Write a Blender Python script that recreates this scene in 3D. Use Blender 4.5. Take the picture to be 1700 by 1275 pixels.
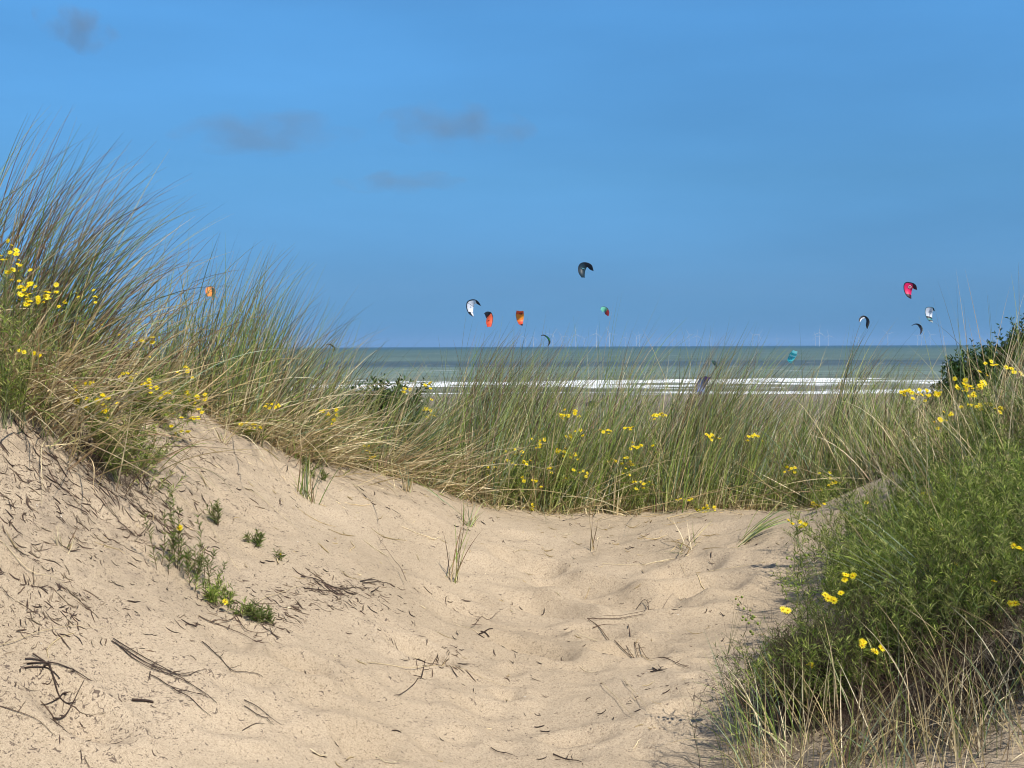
import bpy, bmesh, math, random
import numpy as np
from mathutils import Vector, Matrix, Euler
R = np.random.RandomState(7); random.seed(7)
rad = math.radians
for o in list(bpy.data.objects): bpy.data.objects.remove(o)
scn = bpy.context.scene
COL = scn.collection
# ------------------------------------------------------------------ camera
EYE = 9.5; F = 2335.0; HOR = 575.0; ROLL = rad(0.23)
cam = bpy.data.cameras.new('camera'); camo = bpy.data.objects.new('camera', cam); COL.objects.link(camo)
cam.sensor_width = 36; cam.lens = 36*F/1700; cam.clip_start = 0.05; cam.clip_end = 90000
PITCH = math.atan((637.5-HOR)/F)
camo.location = (0, 0, EYE)
MC = Matrix.Rotation(rad(90)-PITCH, 4, 'X') @ Matrix.Rotation(ROLL*-1, 4, 'Z')
camo.rotation_euler = MC.to_euler()
scn.camera = camo
M3 = np.array(MC.to_3x3())
def ray(px, py):
    px = np.asarray(px, float); py = np.asarray(py, float)
    d = np.stack([(px-850)/F, -(py-637.5)/F, -np.ones_like(px+py)], -1) @ M3.T
    return d/d[..., 1:2]
def at(px, py, Y): return np.array([0, 0, EYE]) + ray(px, py)*np.asarray(Y, float)[..., None]
def XA(px, Y): return (px-850)/F*Y
# ------------------------------------------------------------------ light
SUN_EL = rad(49); SUN_AZ = rad(138)                     # sun behind the camera, to the right
sdir = Vector((math.sin(SUN_AZ)*math.cos(SUN_EL), math.cos(SUN_AZ)*math.cos(SUN_EL), math.sin(SUN_EL)))
sl = bpy.data.lights.new('sun', 'SUN'); sl.energy = 5.0; sl.angle = rad(0.5); sl.color = (1, .955, .88)
so = bpy.data.objects.new('sun', sl); COL.objects.link(so); so.rotation_euler = sdir.to_track_quat('Z', 'Y').to_euler()
W = bpy.data.worlds.new('World'); scn.world = W; W.use_nodes = True
nt = W.node_tree; nt.nodes.clear()
def wn(t, **k):
    n = nt.nodes.new(t)
    for a, b in k.items(): setattr(n, a, b)
    return n
sky = wn('ShaderNodeTexSky', sky_type='NISHITA', sun_disc=False, sun_elevation=SUN_EL, sun_rotation=SUN_AZ,
         air_density=1.0, dust_density=0.3, ozone_density=2.0, altitude=10)
tc = wn('ShaderNodeTexCoord'); sep = wn('ShaderNodeSeparateXYZ'); ramp = wn('ShaderNodeValToRGB')
mul = wn('ShaderNodeMix', data_type='RGBA', blend_type='MULTIPLY'); mul.inputs[0].default_value = 1
bg = wn('ShaderNodeBackground'); out = wn('ShaderNodeOutputWorld')
cr = ramp.color_ramp; cr.elements[0].position = 0.0; cr.elements[0].color = (.115, .40, 1.04, 1)
cr.elements[1].position = 0.5; cr.elements[1].color = (.80, 1.0, 1.2, 1)
for p_, c_ in [(.04, (.197, .44, .91)), (.117, (.30, .634, .98)), (.227, (.448, .95, 1.32))]: cr.elements.new(p_).color = (*c_, 1)
nz = wn('ShaderNodeTexNoise'); nz.inputs['Scale'].default_value = 3.0; nz.inputs['Detail'].default_value = 5
mp = wn('ShaderNodeMapping'); mp.inputs['Scale'].default_value = (1, 1, 5)
mr = wn('ShaderNodeMapRange'); mr.inputs['To Min'].default_value = .93; mr.inputs['To Max'].default_value = 1.09
mr.inputs['From Min'].default_value = .3; mr.inputs['From Max'].default_value = .7
mul2 = wn('ShaderNodeMix', data_type='RGBA', blend_type='MULTIPLY'); mul2.inputs[0].default_value = 1
L = nt.links.new
L(tc.outputs['Generated'], sep.inputs[0]); L(sep.outputs['Z'], ramp.inputs[0])
L(sky.outputs[0], mul.inputs[6]); L(ramp.outputs[0], mul.inputs[7])
L(tc.outputs['Generated'], mp.inputs[0]); L(mp.outputs[0], nz.inputs[0]); L(nz.outputs[0], mr.inputs[0])
L(mul.outputs[2], mul2.inputs[6]); L(mr.outputs[0], mul2.inputs[7])
L(mul2.outputs[2], bg.inputs[0]); bg.inputs[1].default_value = 0.083; L(bg.outputs[0], out.inputs[0])
vs = scn.view_settings; vs.view_transform = 'Standard'; vs.look = 'None'; vs.gamma = 1; vs.exposure = 0.3
scn.render.engine = 'CYCLES'
scn.cycles.filter_width = 1.05; scn.cycles.max_bounces = 6; scn.cycles.transparent_max_bounces = 8

# ------------------------------------------------------------------ helpers
def tag(o, label=None, cat=None, group=None, kind=None):
    if label: o['label'] = label
    if cat: o['category'] = cat
    if group: o['group'] = group
    if kind: o['kind'] = kind
    return o
def empty(name, loc):
    o = bpy.data.objects.new(name, None); COL.objects.link(o); o.location = loc; o.empty_display_size = .1; return o
def hashn(ix, iy, s):
    h = np.sin(ix*127.1+iy*311.7+s*74.7)*43758.5453
    return h-np.floor(h)
def vnoise(x, y, s=0):
    ix = np.floor(x); iy = np.floor(y); fx = x-ix; fy = y-iy
    fx = fx*fx*(3-2*fx); fy = fy*fy*(3-2*fy)
    a = hashn(ix, iy, s); b = hashn(ix+1, iy, s); c = hashn(ix, iy+1, s); d = hashn(ix+1, iy+1, s)
    return (a*(1-fx)+b*fx)*(1-fy)+(c*(1-fx)+d*fx)*fy-.5
def sstep(a, b, x):
    t = np.clip((x-a)/(b-a), 0, 1); return t*t*(3-2*t)

class Batch:
    """collects faces with a colour per point, then links them as one mesh object"""
    def __init__(s): s.v = []; s.f = []; s.c = []; s.m = []; s.n = 0
    def add(s, v, quads, c, mi=0):
        v = np.asarray(v, np.float32).reshape(-1, 3); quads = np.asarray(quads, np.int64)
        c = np.broadcast_to(np.asarray(c, np.float32), (len(v), 3))
        s.v.append(v); s.f.append(quads+s.n); s.c.append(c); s.m.append(np.full(len(quads), mi)); s.n += len(v)
    def ribbons(s, P, Wd, side, C, mi=0):
        N, S, _ = P.shape
        A = P-side*Wd[..., None]/2; B = P+side*Wd[..., None]/2
        v = np.stack([A, B], 2).reshape(-1, 3)
        c = np.repeat(C.reshape(N*S, 3), 2, axis=0)
        i = (np.arange(N)[:, None]*S+np.arange(S-1)[None])*2
        q = np.stack([i, i+1, i+3, i+2], -1).reshape(-1, 4)
        s.add(v, q, c, mi)
    def tubes(s, P, Rd, C, k=4, mi=0):
        P = np.asarray(P, float); N, S, _ = P.shape
        T = np.gradient(P, axis=1); T /= np.linalg.norm(T, axis=-1, keepdims=True)+1e-9
        up = np.array([.13, .21, .97]); A = np.cross(T, up); A /= np.linalg.norm(A, axis=-1, keepdims=True)+1e-9
        B = np.cross(T, A)
        an = np.arange(k)*2*np.pi/k
        V = P[:, :, None]+Rd[:, :, None, None]*(A[:, :, None]*np.cos(an)[None, None, :, None]+B[:, :, None]*np.sin(an)[None, None, :, None])
        c = np.repeat(C.reshape(N*S, 3), k, axis=0)
        b = (np.arange(N)[:, None, None]*S+np.arange(S-1)[None, :, None])*k
        j = np.arange(k)[None, None]; j2 = (j+1) % k
        q = np.stack([b+j, b+j2, b+k+j2, b+k+j], -1).reshape(-1, 4)
        s.add(V.reshape(-1, 3), q, c, mi)
    def build(s, name, mats, parent=None, loc=None, smooth=True):
        v = np.concatenate(s.v); f = np.concatenate(s.f); c = np.concatenate(s.c); m = np.concatenate(s.m)
        if loc is not None: v = v-np.asarray(loc, np.float32)
        me = bpy.data.meshes.new(name)
        me.vertices.add(len(v)); me.vertices.foreach_set('co', v.astype(np.float32).ravel())
        me.loops.add(f.size); me.loops.foreach_set('vertex_index', f.astype(np.int32).ravel())
        me.polygons.add(len(f)); me.polygons.foreach_set('loop_start', np.arange(0, f.size, f.shape[1], dtype=np.int32))
        me.polygons.foreach_set('loop_total', np.full(len(f), f.shape[1], np.int32))
        if not isinstance(mats, (list, tuple)): mats = [mats]
        for x in mats: me.materials.append(x)
        me.polygons.foreach_set('material_index', m.astype(np.int32))
        me.polygons.foreach_set('use_smooth', np.full(len(f), smooth))
        a = me.color_attributes.new('Col', 'FLOAT_COLOR', 'POINT')
        a.data.foreach_set('color', np.concatenate([c, np.ones((len(c), 1))], 1).astype(np.float32).ravel())
        me.update(); me.validate()
        o = bpy.data.objects.new(name, me); COL.objects.link(o)
        if parent: o.parent = parent
        elif loc is not None: o.location = loc
        return o

def newmat(name):
    m = bpy.data.materials.new(name); m.use_nodes = True; n = m.node_tree
    for x in list(n.nodes): n.nodes.remove(x)
    o = n.nodes.new('ShaderNodeOutputMaterial'); return m, n, o
def pmat(name, col, rough=.7, spec=.3, var=0.0, scale=20, metallic=0):
    m, n, o = newmat(name); b = n.nodes.new('ShaderNodeBsdfPrincipled')
    b.inputs['Base Color'].default_value = (*col, 1); b.inputs['Roughness'].default_value = rough
    b.inputs['Specular IOR Level'].default_value = spec; b.inputs['Metallic'].default_value = metallic
    if var:
        t = n.nodes.new('ShaderNodeTexNoise'); t.inputs['Scale'].default_value = scale; t.inputs['Detail'].default_value = 4
        tc_ = n.nodes.new('ShaderNodeTexCoord'); n.links.new(tc_.outputs['Object'], t.inputs[0])
        r = n.nodes.new('ShaderNodeValToRGB')
        r.color_ramp.elements[0].position = .3; r.color_ramp.elements[1].position = .7
        r.color_ramp.elements[0].color = (*[c*(1-var) for c in col], 1); r.color_ramp.elements[1].color = (*[min(1, c*(1+var)) for c in col], 1)
        n.links.new(t.outputs[0], r.inputs[0]); n.links.new(r.outputs[0], b.inputs['Base Color'])
    n.links.new(b.outputs[0], o.inputs[0]); return m
def leafmat(name, trans=.35, rough=.5, spec=.25):
    m, n, o = newmat(name)
    a = n.nodes.new('ShaderNodeAttribute'); a.attribute_name = 'Col'
    tc_ = n.nodes.new('ShaderNodeTexCoord'); t = n.nodes.new('ShaderNodeTexNoise'); t.inputs['Scale'].default_value = 60; t.inputs['Detail'].default_value = 2
    n.links.new(tc_.outputs['Object'], t.inputs[0])
    r = n.nodes.new('ShaderNodeMapRange'); r.inputs[1].default_value = .3; r.inputs[2].default_value = .7; r.inputs[3].default_value = .72; r.inputs[4].default_value = 1.28
    n.links.new(t.outputs[0], r.inputs[0])
    mx = n.nodes.new('ShaderNodeMix'); mx.data_type = 'RGBA'; mx.blend_type = 'MULTIPLY'; mx.inputs[0].default_value = 1
    n.links.new(a.outputs['Color'], mx.inputs[6]); n.links.new(r.outputs[0], mx.inputs[7])
    b = n.nodes.new('ShaderNodeBsdfPrincipled'); b.inputs['Roughness'].default_value = rough; b.inputs['Specular IOR Level'].default_value = spec
    tr = n.nodes.new('ShaderNodeBsdfTranslucent'); ms = n.nodes.new('ShaderNodeMixShader'); ms.inputs[0].default_value = trans
    n.links.new(mx.outputs[2], b.inputs['Base Color']); n.links.new(mx.outputs[2], tr.inputs[0])
    n.links.new(b.outputs[0], ms.inputs[1]); n.links.new(tr.outputs[0], ms.inputs[2]); n.links.new(ms.outputs[0], o.inputs[0])
    return m
M_GRASS = leafmat('grass_blade', .28, .45, .35)
M_LEAF = leafmat('leaf', .42, .55, .2)
M_TWIG = leafmat('twig', 0.0, .85, .1)
def petalmat():
    m, n, o = newmat('petal_yellow'); b = n.nodes.new('ShaderNodeBsdfPrincipled'); b.inputs['Roughness'].default_value = .6; t = n.nodes.new('ShaderNodeBsdfTranslucent')
    z = n.nodes.new('ShaderNodeTexNoise'); z.inputs['Scale'].default_value = 90; g = n.nodes.new('ShaderNodeTexCoord'); n.links.new(g.outputs['Object'], z.inputs[0])
    r = n.nodes.new('ShaderNodeValToRGB'); r.color_ramp.elements[0].position = .35; r.color_ramp.elements[0].color = (.86, .62, .01, 1); r.color_ramp.elements[1].position = .6; r.color_ramp.elements[1].color = (.95, .82, .02, 1)
    n.links.new(z.outputs[0], r.inputs[0]); s = n.nodes.new('ShaderNodeMixShader'); s.inputs[0].default_value = .45
    n.links.new(r.outputs[0], b.inputs['Base Color']); n.links.new(r.outputs[0], t.inputs[0]); n.links.new(b.outputs[0], s.inputs[1]); n.links.new(t.outputs[0], s.inputs[2]); n.links.new(s.outputs[0], o.inputs[0]); return m
M_PETAL = petalmat()
M_DISC = pmat('flower_disc', (.74, .44, .01), .8, .1)
M_BUD = pmat('bud_green', (.20, .24, .05), .7, .2)

# ------------------------------------------------------------------ terrain height
ctrl = [  # px, py, Y : where the sand was read off the picture
 (0,720,5.5),(0,1000,4.6),(0,1275,4.0),(200,760,6.2),(200,1000,4.95),(200,1275,4.2),(120,850,5.4),
 (300,705,7.0),(300,850,6.2),(330,980,5.35),(450,750,7.6),(450,900,6.25),(450,1060,5.25),(450,1275,4.45),
 (650,800,8.4),(650,1000,6.3),(650,1130,5.4),(650,1275,4.7),(850,845,9.0),(850,1000,7.0),(850,1130,5.8),(850,1275,4.9),
 (1100,852,9.3),(1100,1000,7.1),(1100,1130,5.8),(1100,1275,4.9),(1300,852,9.3),(1300,1000,7.0),(1250,1130,5.6),(1250,1275,4.6),
 (1400,850,9.2),(1400,1000,6.6),(1450,1200,4.7),(1700,1275,3.8),(1700,1050,4.6),(1700,900,5.4),(1700,700,7.8),(1550,900,6.4),(1550,750,8.4),
 (-300,700,5.0),(-300,1100,3.9)]
wc = [(XA(0,6.5),6.5,.02),(XA(0,8),8,.02),(XA(0,10),10,-.2),(XA(300,9),9,-.5),(XA(300,11),11,-.72),(XA(600,11),11,-.98),(XA(850,11),11,-1.1),
 (XA(1300,11),11,-1.12),(XA(1700,11),11,-.55),(XA(1400,11),11,-1.02),(-4,3,-.55),(-4,0,-1.0),(0,0,-1.55),(0,2.5,-1.58),(3,0,-1.25),(3.3,3,-.75),
 (0,-3,-1.6),(-4,-3,-1.4),(4,-3,-1.4),(-1.2,2.5,-1.4),(1.2,2.5,-1.38),(4.6,8,-.2),(-4.2,7,.25),(-1.7,7,-.25)]
CP = [tuple(at(a, b, c)) for a, b, c in ctrl]+[(a, b, c+EYE) for a, b, c in wc]
CP = np.array(CP); n = len(CP)
def tk(r2): return .5*r2*np.log(r2+1e-9)
D2 = ((CP[:, None, :2]-CP[None, :, :2])**2).sum(-1)
A = np.zeros((n+3, n+3)); A[:n, :n] = tk(D2)+np.eye(n)*.02; A[:n, n] = 1; A[:n, n+1:] = CP[:, :2]; A[n, :n] = 1; A[n+1:, :n] = CP[:, :2].T
WT = np.linalg.solve(A, np.concatenate([CP[:, 2]-EYE, [0, 0, 0]]))
def Hbase(x, y):
    x = np.asarray(x, float); y = np.asarray(y, float); sh = np.broadcast(x, y).shape
    x = np.broadcast_to(x, sh).ravel(); y = np.broadcast_to(y, sh).ravel()
    xc = np.clip(x, -5.5, 5.5); yc = np.clip(y, -4, 12)
    z = WT[n]+WT[n+1]*xc+WT[n+2]*yc
    for i in range(n): z = z+WT[i]*tk((xc-CP[i, 0])**2+(yc-CP[i, 1])**2)
    z = np.clip(z, -1.9, .9)
    dist = np.maximum(np.abs(x)-5.5, 0)+np.maximum(-4-y, 0)
    z = z*np.exp(-dist/25)-(1-np.exp(-dist/25))*.6+(vnoise(x/9, y/9, 3)*1.6+vnoise(x/4, y/4, 4)*.6)*sstep(0, 8, dist)
    t = sstep(11.2, 34, y); far = -8.0-(y-34)*.0028
    far = np.where(y > 34, far, -8.0); far = np.where(y > 250, -8.605-(y-250)*.02, far)
    far = np.maximum(far, -13)
    z = z*(1-t)+far*t
    return (z+EYE).reshape(sh)
DENTS = []
def Hf(x, y):
    x = np.asarray(x, float); y = np.asarray(y, float)
    z = Hbase(x, y)
    near = np.exp(-np.maximum(y-10, 0)/2)*np.exp(-np.maximum(np.abs(x)-5, 0)/2)
    z = z+near*(vnoise(x*1.6, y*1.3, 1)*.05+vnoise(x*4+3, y*3, 2)*.030+vnoise(x*9, y*7.5, 5)*.014+(vnoise(x*21+2, y*19, 6)*.0065+vnoise(x*47, y*43, 8)*.0028)*(1+2.6*sstep(-.9, -1.7, x)*sstep(4.6, 5.4, y)))
    for (cx, cy, a, b, th, dep) in DENTS:
        c, s = math.cos(th), math.sin(th); u = ((x-cx)*c+(y-cy)*s)/a; v = (-(x-cx)*s+(y-cy)*c)/b
        r = u*u+v*v
        z = z-dep*np.exp(-r)+dep*.45*np.exp(-(np.sqrt(r)-1.5)**2/.2)
    return z
def gpt(px, py, h=Hbase):
    """where the sight line through a picture point meets the ground"""
    d = ray(px, py); ys = np.concatenate([np.linspace(3.0, 13, 600), np.linspace(13.2, 300, 800)])
    P = np.array([0, 0, EYE])+d*ys[:, None]; g = P[:, 2]-h(P[:, 0], P[:, 1])
    k = np.argmax(g < 0)
    if k == 0: k = len(ys)-1
    return P[k]
for (px, py, a, b, th, dep) in [(760,1010,.17,.10,0,.035),(880,935,.20,.12,-.3,.035),(960,975,.26,.12,-.35,.05),(1060,1005,.28,.12,-.15,.05),(1160,985,.22,.10,.2,.035),
      (900,1010,.2,.10,-.4,.035),(700,1095,.12,.08,0,.05),(880,1090,.17,.08,-.3,.04),(1050,1090,.15,.10,0,.03),(1000,1060,.14,.08,-.5,.025),
      (480,800,.16,.10,-.2,.03),(700,870,.25,.12,-.3,.03),(1180,885,.3,.14,0,.03),(500,1110,.1,.07,0,.03),(130,1190,.13,.08,0,.04),(1140,950,.18,.10,.4,.03),
      (420,860,.15,.1,0,.02),(960,1230,.12,.06,.2,.02),(620,1230,.12,.07,.1,.02),(1150,1190,.12,.07,.1,.02),(370,1200,.10,.06,.3,.015),(800,1180,.1,.06,.3,.015),(30,950,.08,.06,0,.035),(220,870,.12,.07,-.5,.03)]:
    g = gpt(px, py); DENTS.append((g[0], g[1], a, b, th, dep*1.6))
rd = np.random.RandomState(3)
for k in range(95):
    g = gpt(rd.uniform(350, 1250), rd.uniform(880, 1270)); a_ = rd.uniform(.035, .075); DENTS.append((g[0], g[1], a_*1.5, a_, rd.uniform(-1, 1), rd.uniform(.008, .020)))
def grow(a, b, s0, k=1.25):
    o = [a]; s = s0
    while o[-1] < b: o.append(o[-1]+s); s *= k
    return o[1:]
gx = np.concatenate([-np.array(grow(3.9, 3500, .05))[::-1], np.arange(-3.9, 3.901, .021), grow(3.9, 3500, .05)])
gy = np.concatenate([np.array([-x for x in grow(-3.0, 400, .2)][::-1]), np.arange(3.0, 9.8, .02), grow(9.8, 14, .04, 1.03), grow(14.2, 620, .2, 1.06)])
GX, GY = np.meshgrid(gx, gy); GZ = Hf(GX, GY)
b = Batch(); nx = len(gx); ny = len(gy)
i = (np.arange(ny-1)[:, None]*nx+np.arange(nx-1)[None]).ravel()
b.add(np.stack([GX, GY, GZ], -1).reshape(-1, 3), np.stack([i, i+1, i+nx+1, i+nx], -1), (1, 1, 1))
def sandmat():
    m, n, o = newmat('dune_sand'); B = n.nodes.new('ShaderNodeBsdfPrincipled'); N = n.nodes.new; K = n.links.new
    g = N('ShaderNodeNewGeometry'); sp = N('ShaderNodeSeparateXYZ'); K(g.outputs['Position'], sp.inputs[0])
    def noise(sc, det=3, rough=.5):
        t = N('ShaderNodeTexNoise'); t.inputs['Scale'].default_value = sc; t.inputs['Detail'].default_value = det; t.inputs['Roughness'].default_value = rough
        K(g.outputs['Position'], t.inputs[0]); return t
    def rmp(src, p):
        r = N('ShaderNodeValToRGB'); r.color_ramp.elements[0].position = p[0][0]; r.color_ramp.elements[0].color = (*p[0][1], 1)
        r.color_ramp.elements[1].position = p[1][0]; r.color_ramp.elements[1].color = (*p[1][1], 1); K(src, r.inputs[0]); return r
    def mix(a, c, t, f=1.0):
        x = N('ShaderNodeMix'); x.data_type = 'RGBA'; x.blend_type = t; x.inputs[0].default_value = f; K(a, x.inputs[6]); K(c, x.inputs[7]); return x
    big = rmp(noise(1.3, 4).outputs[0], [(.3, (.365, .288, .195)), (.72, (.445, .355, .247))])
    grain = rmp(noise(420, 3, .7).outputs[0], [(.32, (.50, .46, .42)), (.60, (1.20, 1.20, 1.20))])
    grain2 = rmp(noise(120, 2, .6).outputs[0], [(.30, (.66, .64, .61)), (.48, (1.05, 1.05, 1.05))])
    c1 = mix(big.outputs[0], grain.outputs[0], 'MULTIPLY'); c2 = mix(c1.outputs[2], grain2.outputs[0], 'MULTIPLY')
    # dark organic specks, more of them on the left bank
    vz = N('ShaderNodeTexNoise'); vz.inputs['Scale'].default_value = 55; vz.inputs['Detail'].default_value = 3; vz.inputs['Distortion'].default_value = 1.5; K(g.outputs['Position'], vz.inputs[0])
    sx = N('ShaderNodeMapRange'); sx.inputs[1].default_value = -2.3; sx.inputs[2].default_value = .6; sx.inputs[3].default_value = .075; sx.inputs[4].default_value = 0; K(sp.outputs['X'], sx.inputs[0])
    pn = noise(2.2, 3); ad = N('ShaderNodeMath'); ad.operation = 'ADD'; K(vz.outputs[0], ad.inputs[0]); K(sx.outputs[0], ad.inputs[1])
    pm = N('ShaderNodeMath'); pm.operation = 'MULTIPLY_ADD'; pm.inputs[1].default_value = .22; K(pn.outputs[0], pm.inputs[0]); K(ad.outputs[0], pm.inputs[2])
    sk = rmp(pm.outputs[0], [(.775, (0, 0, 0)), (.83, (1, 1, 1))])
    dk = N('ShaderNodeMix'); dk.data_type = 'RGBA'; dk.inputs[7].default_value = (.13, .095, .07, 1); K(sk.outputs[0], dk.inputs[0]); K(c2.outputs[2], dk.inputs[6])
    ux = N('ShaderNodeMapRange'); ux.inputs[1].default_value = -1.0; ux.inputs[2].default_value = -1.7; K(sp.outputs['X'], ux.inputs[0])
    uy = N('ShaderNodeMapRange'); uy.inputs[1].default_value = 4.5; uy.inputs[2].default_value = 5.4; K(sp.outputs['Y'], uy.inputs[0])
    un = rmp(noise(9, 6, .7).outputs[0], [(.45, (0, 0, 0)), (.62, (.75, .75, .75))]); um = N('ShaderNodeMath'); um.operation = 'MULTIPLY'; K(ux.outputs[0], um.inputs[0]); K(uy.outputs[0], um.inputs[1])
    um2 = N('ShaderNodeMath'); um2.operation = 'MULTIPLY'; K(um.outputs[0], um2.inputs[0]); K(un.outputs[0], um2.inputs[1])
    hu = N('ShaderNodeMix'); hu.data_type = 'RGBA'; hu.inputs[7].default_value = (.20, .155, .11, 1); K(um2.outputs[0], hu.inputs[0]); K(dk.outputs[2], hu.inputs[6]); dk = hu
    # wet beach further off
    wy = N('ShaderNodeMapRange'); wy.inputs[1].default_value = 60; wy.inputs[2].default_value = 190; K(sp.outputs['Y'], wy.inputs[0])
    bn = rmp(noise(.05, 4).outputs[0], [(.35, (.16, .13, .105)), (.65, (.27, .225, .175))])
    wt = N('ShaderNodeMix'); wt.data_type = 'RGBA'; K(wy.outputs[0], wt.inputs[0]); K(dk.outputs[2], wt.inputs[6]); K(bn.outputs[0], wt.inputs[7])
    K(wt.outputs[2], B.inputs['Base Color']); B.inputs['Roughness'].default_value = .95; B.inputs['Specular IOR Level'].default_value = .15
    bp = N('ShaderNodeBump'); bp.inputs['Strength'].default_value = .55; bp.inputs['Distance'].default_value = .004; K(noise(260, 3, .6).outputs[0], bp.inputs['Height'])
    b2 = N('ShaderNodeBump'); b2.inputs['Strength'].default_value = .4; b2.inputs['Distance'].default_value = .02; K(noise(34, 4, .6).outputs[0], b2.inputs['Height']); K(bp.outputs[0], b2.inputs['Normal'])
    K(b2.outputs[0], B.inputs['Normal']); K(B.outputs[0], o.inputs[0]); return m
M_SAND = sandmat()
tag(b.build('ground', M_SAND), kind='structure')

# ------------------------------------------------------------------ sea
def seamat():
    m, n, o = newmat('sea_water'); B = n.nodes.new('ShaderNodeBsdfPrincipled'); N = n.nodes.new; K = n.links.new
    g = N('ShaderNodeNewGeometry'); sp = N('ShaderNodeSeparateXYZ'); K(g.outputs['Position'], sp.inputs[0])
    def mp_(sx, sy): 
        x = N('ShaderNodeMapping'); x.inputs['Scale'].default_value = (sx, sy, 1); K(g.outputs['Position'], x.inputs[0]); return x
    def noise(mpn, sc, det=4, dist=0, rough=.55):
        t = N('ShaderNodeTexNoise'); t.inputs['Scale'].default_value = sc; t.inputs['Detail'].default_value = det; t.inputs['Distortion'].default_value = dist; t.inputs['Roughness'].default_value = rough
        K(mpn.outputs[0], t.inputs[0]); return t
    def math_(op, a, b_=None, c=None):
        x = N('ShaderNodeMath'); x.operation = op
        for k_, v in enumerate((a, b_, c)):
            if v is None: continue
            if isinstance(v, (int, float)): x.inputs[k_].default_value = v
            else: K(v, x.inputs[k_])
        return x.outputs[0]
    # water colour by distance from the shore (silt near, deeper green further)
    ly = math_('LOGARITHM', sp.outputs['Y'], 10)
    r = N('ShaderNodeValToRGB'); K(math_('MULTIPLY', math_('SUBTRACT', ly, 2.4), 1/2.2), r.inputs[0])
    E = r.color_ramp; E.elements[0].position = 0; E.elements[0].color = (.190, .180, .140, 1); E.elements[1].position = 1; E.elements[1].color = (.004, .040, .075, 1)
    for p, c in [(.10, (.140, .185, .155)), (.155, (.125, .175, .150)), (.175, (.070, .105, .118)), (.215, (.066, .102, .118)), (.25, (.098, .145, .130)), (.45, (.078, .130, .120)), (.68, (.020, .070, .090))]:
        q = E.elements.new(p); q.color = (*c, 1)
    v1 = noise(mp_(.004, .02), 1, 4); vr = N('ShaderNodeMapRange'); vr.inputs[1].default_value = .3; vr.inputs[2].default_value = .7; vr.inputs[3].default_value = .78; vr.inputs[4].default_value = 1.2; K(v1.outputs[0], vr.inputs[0])
    v2 = noise(mp_(.05, .35), 1, 4); vr2 = N('ShaderNodeMapRange'); vr2.inputs[1].default_value = .3; vr2.inputs[2].default_value = .7; vr2.inputs[3].default_value = .72; vr2.inputs[4].default_value = 1.26; K(v2.outputs[0], vr2.inputs[0])
    v3 = noise(mp_(.008, .05), 1, 6, .4, .7); vr3 = N('ShaderNodeMapRange'); vr3.inputs[1].default_value = .35; vr3.inputs[2].default_value = .65; vr3.inputs[3].default_value = .80; vr3.inputs[4].default_value = 1.16; K(v3.outputs[0], vr3.inputs[0])
    vm = math_('MULTIPLY', math_('MULTIPLY', vr.outputs[0], vr2.outputs[0]), vr3.outputs[0])
    cm = N('ShaderNodeMix'); cm.data_type = 'RGBA'; cm.blend_type = 'MULTIPLY'; cm.inputs[0].default_value = 1; K(r.outputs[0], cm.inputs[6]); K(vm, cm.inputs[7])
    # foam of the breakers (lines along the shore) and scattered whitecaps
    lf = noise(mp_(.0045, .02), 1, 2); lfm = N('ShaderNodeMapRange'); lfm.inputs[1].default_value = .35; lfm.inputs[2].default_value = .65; lfm.inputs[3].default_value = -.17; lfm.inputs[4].default_value = .12; K(lf.outputs[0], lfm.inputs[0])
    zone = N('ShaderNodeValToRGB'); K(math_('MULTIPLY', math_('SUBTRACT', sp.outputs['Y'], 240), 1/240), zone.inputs[0])
    Z = zone.color_ramp; Z.elements[0].position = 0; Z.elements[0].color = (.05,)*3+(1,); Z.elements[1].position = 1; Z.elements[1].color = (0, 0, 0, 1)
    for p, c in [(.03, .34), (.07, .46), (.11, .50), (.15, .40), (.20, .50), (.25, .50), (.28, .26), (.33, .41), (.40, .44), (.47, .34), (.53, .16), (.8, .0)]:
        q = Z.elements.new(p); q.color = (c, c, c, 1)
    f1 = noise(mp_(.020, .12), 1, 7, .9, .6); fo = math_('ADD', math_('ADD', f1.outputs[0], lfm.outputs[0]), zone.outputs[0])
    fr = N('ShaderNodeMapRange'); fr.inputs[1].default_value = .915; fr.inputs[2].default_value = .955; K(fo, fr.inputs[0])
    f2 = noise(mp_(.06, .13), 1, 3, .3, .5); wr = N('ShaderNodeMapRange'); wr.inputs[1].default_value = .70; wr.inputs[2].default_value = .735; K(f2.outputs[0], wr.inputs[0])
    f3 = noise(mp_(.018, .035), 1, 3, .2, .5); wr3 = N('ShaderNodeMapRange'); wr3.inputs[1].default_value = .715; wr3.inputs[2].default_value = .74; K(f3.outputs[0], wr3.inputs[0])
    ff = math_('MAXIMUM', math_('MAXIMUM', fr.outputs[0], math_('MULTIPLY', wr.outputs[0], .8)), math_('MULTIPLY', wr3.outputs[0], .5))
    fx = N('ShaderNodeMix'); fx.data_type = 'RGBA'; fx.inputs[7].default_value = (.80, .81, .80, 1); K(ff, fx.inputs[0]); K(cm.outputs[2], fx.inputs[6])
    K(fx.outputs[2], B.inputs['Base Color']); B.inputs['Roughness'].default_value = .75; B.inputs['Specular IOR Level'].default_value = .12
    bp = N('ShaderNodeBump'); bp.inputs['Strength'].default_value = .5; bp.inputs['Distance'].default_value = .35; K(noise(mp_(.12, .5), 1, 4).outputs[0], bp.inputs['Height'])
    K(bp.outputs[0], B.inputs['Normal']); K(B.outputs[0], o.inputs[0]); return m
sx = np.concatenate([-np.array(grow(260, 45000, 12, 1.2))[::-1], np.arange(-260, 261, 4), grow(260, 45000, 12, 1.2)])
sy = np.concatenate([np.arange(225, 420, 1.0), grow(420, 60000, 2, 1.05)])
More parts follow.
